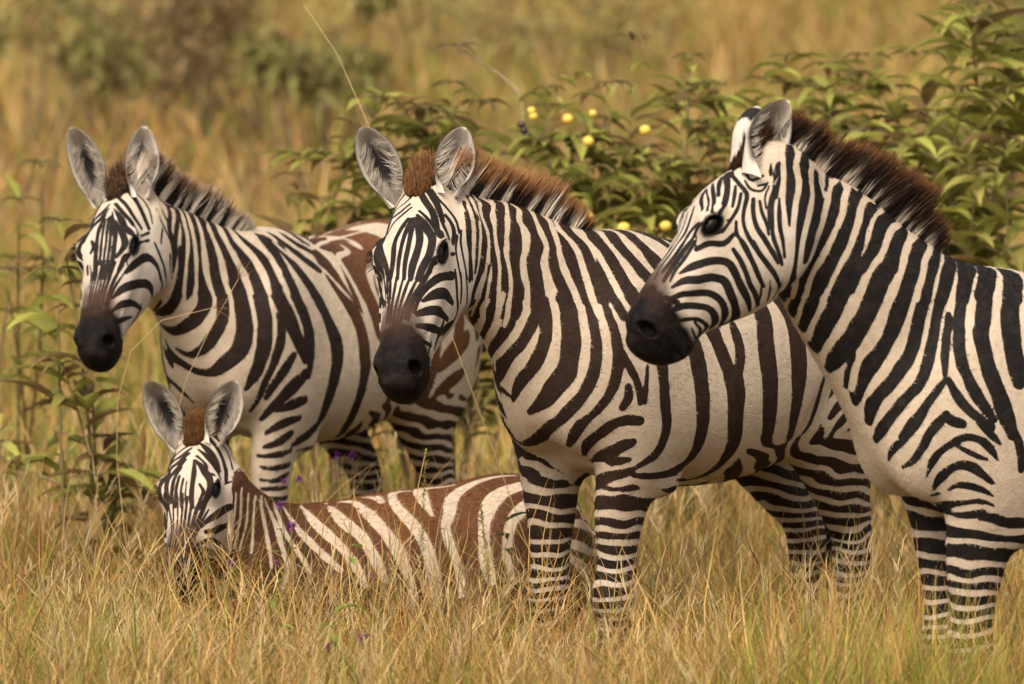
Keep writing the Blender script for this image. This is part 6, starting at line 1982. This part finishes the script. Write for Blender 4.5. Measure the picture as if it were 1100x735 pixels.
    col = col * rs.uniform(.7, 1.3, (n, 1, 1)) * np.where(isf, .62, 1.0)[:, None, None]
    hair_object('mane', P, np.array([.0011, .0011, .0010, .0008, .0006, .0002]), np.clip(col, 0, 1), HAIR, z)
    # tail tuft
    if not p.get('no_tail'):
        tb = A.tailbase + np.array([.04, p.get('tail_y', 0), 0])
        n = 500
        P = []
        dz = p.get('drop', 0)
        for _ in range(n):
            o0 = tb + np.array([0, rs.normal(0, .018), rs.uniform(-.03, .03)])
            L = rs.uniform(.55, .8) * (.45 if dz else 1)
            ww = np.linspace(0, 1, 6)
            spread = rs.normal(0, .018, 2)
            P.append(np.stack([o0[0] - .09 * np.sin(ww * 1.7) + spread[0] * ww, o0[1] + spread[1] * ww, o0[2] + .03 * np.sin(ww * 3) - L * ww], 1))
        P = np.array(P)
        cols = np.full((n, 6, 3), .02)
        cols[:, :2] = (.25, .2, .16)
        hair_object('tail', P, [.002, .002, .0015, .0012, .0009, .0003], cols, HAIR, z)
    # short coat hair, each the colour of the stripe it grows from
    nrm = np.zeros(len(me.vertices) * 3, np.float32)
    me.vertex_normals.foreach_get('vector', nrm)
    nrm = nrm.reshape(-1, 3)[:nb].astype(float)
    fin = np.where((t > -.06) & (t < .62) & (zz > -.29) & (zz < .06) & (np.abs(y) < .14), .22, 1.0) * (at['muz'][:nb] < .5) * (V[:, 2] > .12) * (np.abs(at['sd'][:nb]) > np.where(t > -.02, .0022, .0042))
    N = p.get('coat', 170000)
    j = rs.choice(nb, N, p=fin / fin.sum())
    dh, dn, dt = A.head(V[j]), A.neck(V[j]), A.trunk(V[j])
    flow = np.repeat(np.array([[-1.0, 0, -.45]]), N, 0)
    flow = np.where((dn < dt)[:, None], -A.neck.T[k[j]] - A.neck.U[k[j]] * .3, flow)
    ish = (dh < np.minimum(dn, dt)) & (t[j] > -.02)
    flow = np.where(ish[:, None], A.d[None], flow)
    flow = np.where((V[j, 2] < .70)[:, None] & ~ish[:, None] & (p.get('drop', 0) == 0), np.array([[-.15, 0, -1.0]]), flow)
    nn = nrm[j]
    tan = flow - (flow * nn).sum(1, keepdims=True) * nn
    tan = unit(tan) + rs.normal(0, .16, (N, 3))
    D = unit(tan + nn * rs.uniform(.05, .24, (N, 1)))
    L = np.where(ish, rs.uniform(.003, .006, N), rs.uniform(.006, .010, N) * p.get('coat_len', 1.0))
    jit = rs.normal(0, .0018, (N, 3)); jit -= (jit * nn).sum(1, keepdims=True) * nn
    b = V[j] + np.where(ish[:, None], jit * .4, jit) - nn * .0008
    P = np.stack([b, b + D * (L * .55)[:, None], b + unit(D * 1.0 + tan * .5) * L[:, None]], 1)
    sdv = at['sd'][:nb][j]
    m = (sdv < 0)[:, None]
    fc = at['face'][:nb][j][:, None]
    wcol = np.array(WHITE)[None] * (1 - fc) + np.array(WHITE_FACE)[None] * fc
    dirt = np.clip(vnoise(V[j] * 9, 51) * .6 + .1, 0, .6)[:, None]
    wcol = wcol * (1 - dirt) + np.array([.46, .36, .25])[None] * dirt
    wm = at['warm'][:nb][j][:, None]
    kcol = np.array(BLACK)[None] * (1 - wm) + np.array(BROWN)[None] * 1.15 * wm
    cc = np.where(m, kcol, wcol)
    ns = at['nose'][:nb][j][:, None] * .8
    cc = cc * (1 - ns) + np.array([.058, .029, .018])[None] * ns
    cc = cc * rs.uniform(.70, 1.18, (N, 1))
    cc3 = np.stack([cc * .85, cc, cc * 1.12], 1)
    hair_object('coat_hair', P, np.array([.00045, .00038, .0001]), np.clip(cc3, 0, 1), HAIR, z)
    return z, A


def unpack(text):
    out, cur = {}, None
    for ln in text.split('\n'):
        t = ln.split()
        if not t: continue
        if t[0][0] == '@':
            cur = out.setdefault(t[0][1:], [])
            continue
        a = np.array([float(x) for x in t[1:]]).reshape(-1, 4) / 1000
        a[:, 3] /= 2
        cur.append((t[0], a))
    return out


STROKES = unpack(STRIPES)
LOOK = {
    'left': dict(seed=1, mane_len=.088, mane_mid=(.075, .032, .014), mane_tip=(.34, .20, .10), mane_fade=(.62, .86), keep_white=.5, fore_root=(.05, .022, .012), mane_white=(.56, .48, .38)),
    'middle': dict(seed=2, mane_from=.37, mane_len=.088, mane_mid=(.17, .070, .024), mane_tip=(.31, .155, .06), mane_fade=(.46, .70), keep_white=.15, fore_root=(.09, .036, .014)),
    'right': dict(seed=3, mane_len=.120, mane_top=.72, mane_mid=(.022, .012, .008), mane_tip=(.20, .075, .024), mane_fade=(.20, .84), keep_white=.05, mane_from=.43, strands=9000, ear_base=.74, ear_kinds=('plain', 'banded')),
    'foal': dict(seed=4, coat_len=1.6, mane_len=.065, mane_mid=(.10, .042, .016), mane_tip=(.24, .11, .04), mane_fade=(.4, .7), mane_white=(.5, .42, .33), strands=5000),
}
LABELS = {
    'left': 'striped zebra with chestnut patched rump standing at far left behind the lying foal',
    'middle': 'striped zebra with rusty mane facing the camera between the two other adults',
    'right': 'black striped zebra with tall dark mane, head turned in profile to the left',
    'foal': 'brown striped zebra foal lying down in the tall dry grass',
}
ZEBRA = {}
for nm, p in POSES.items():
    p.update(LOOK[nm])
    ZEBRA[nm] = make_zebra(p, STROKES[nm], LABELS[nm], 'zebras resting in the grass')
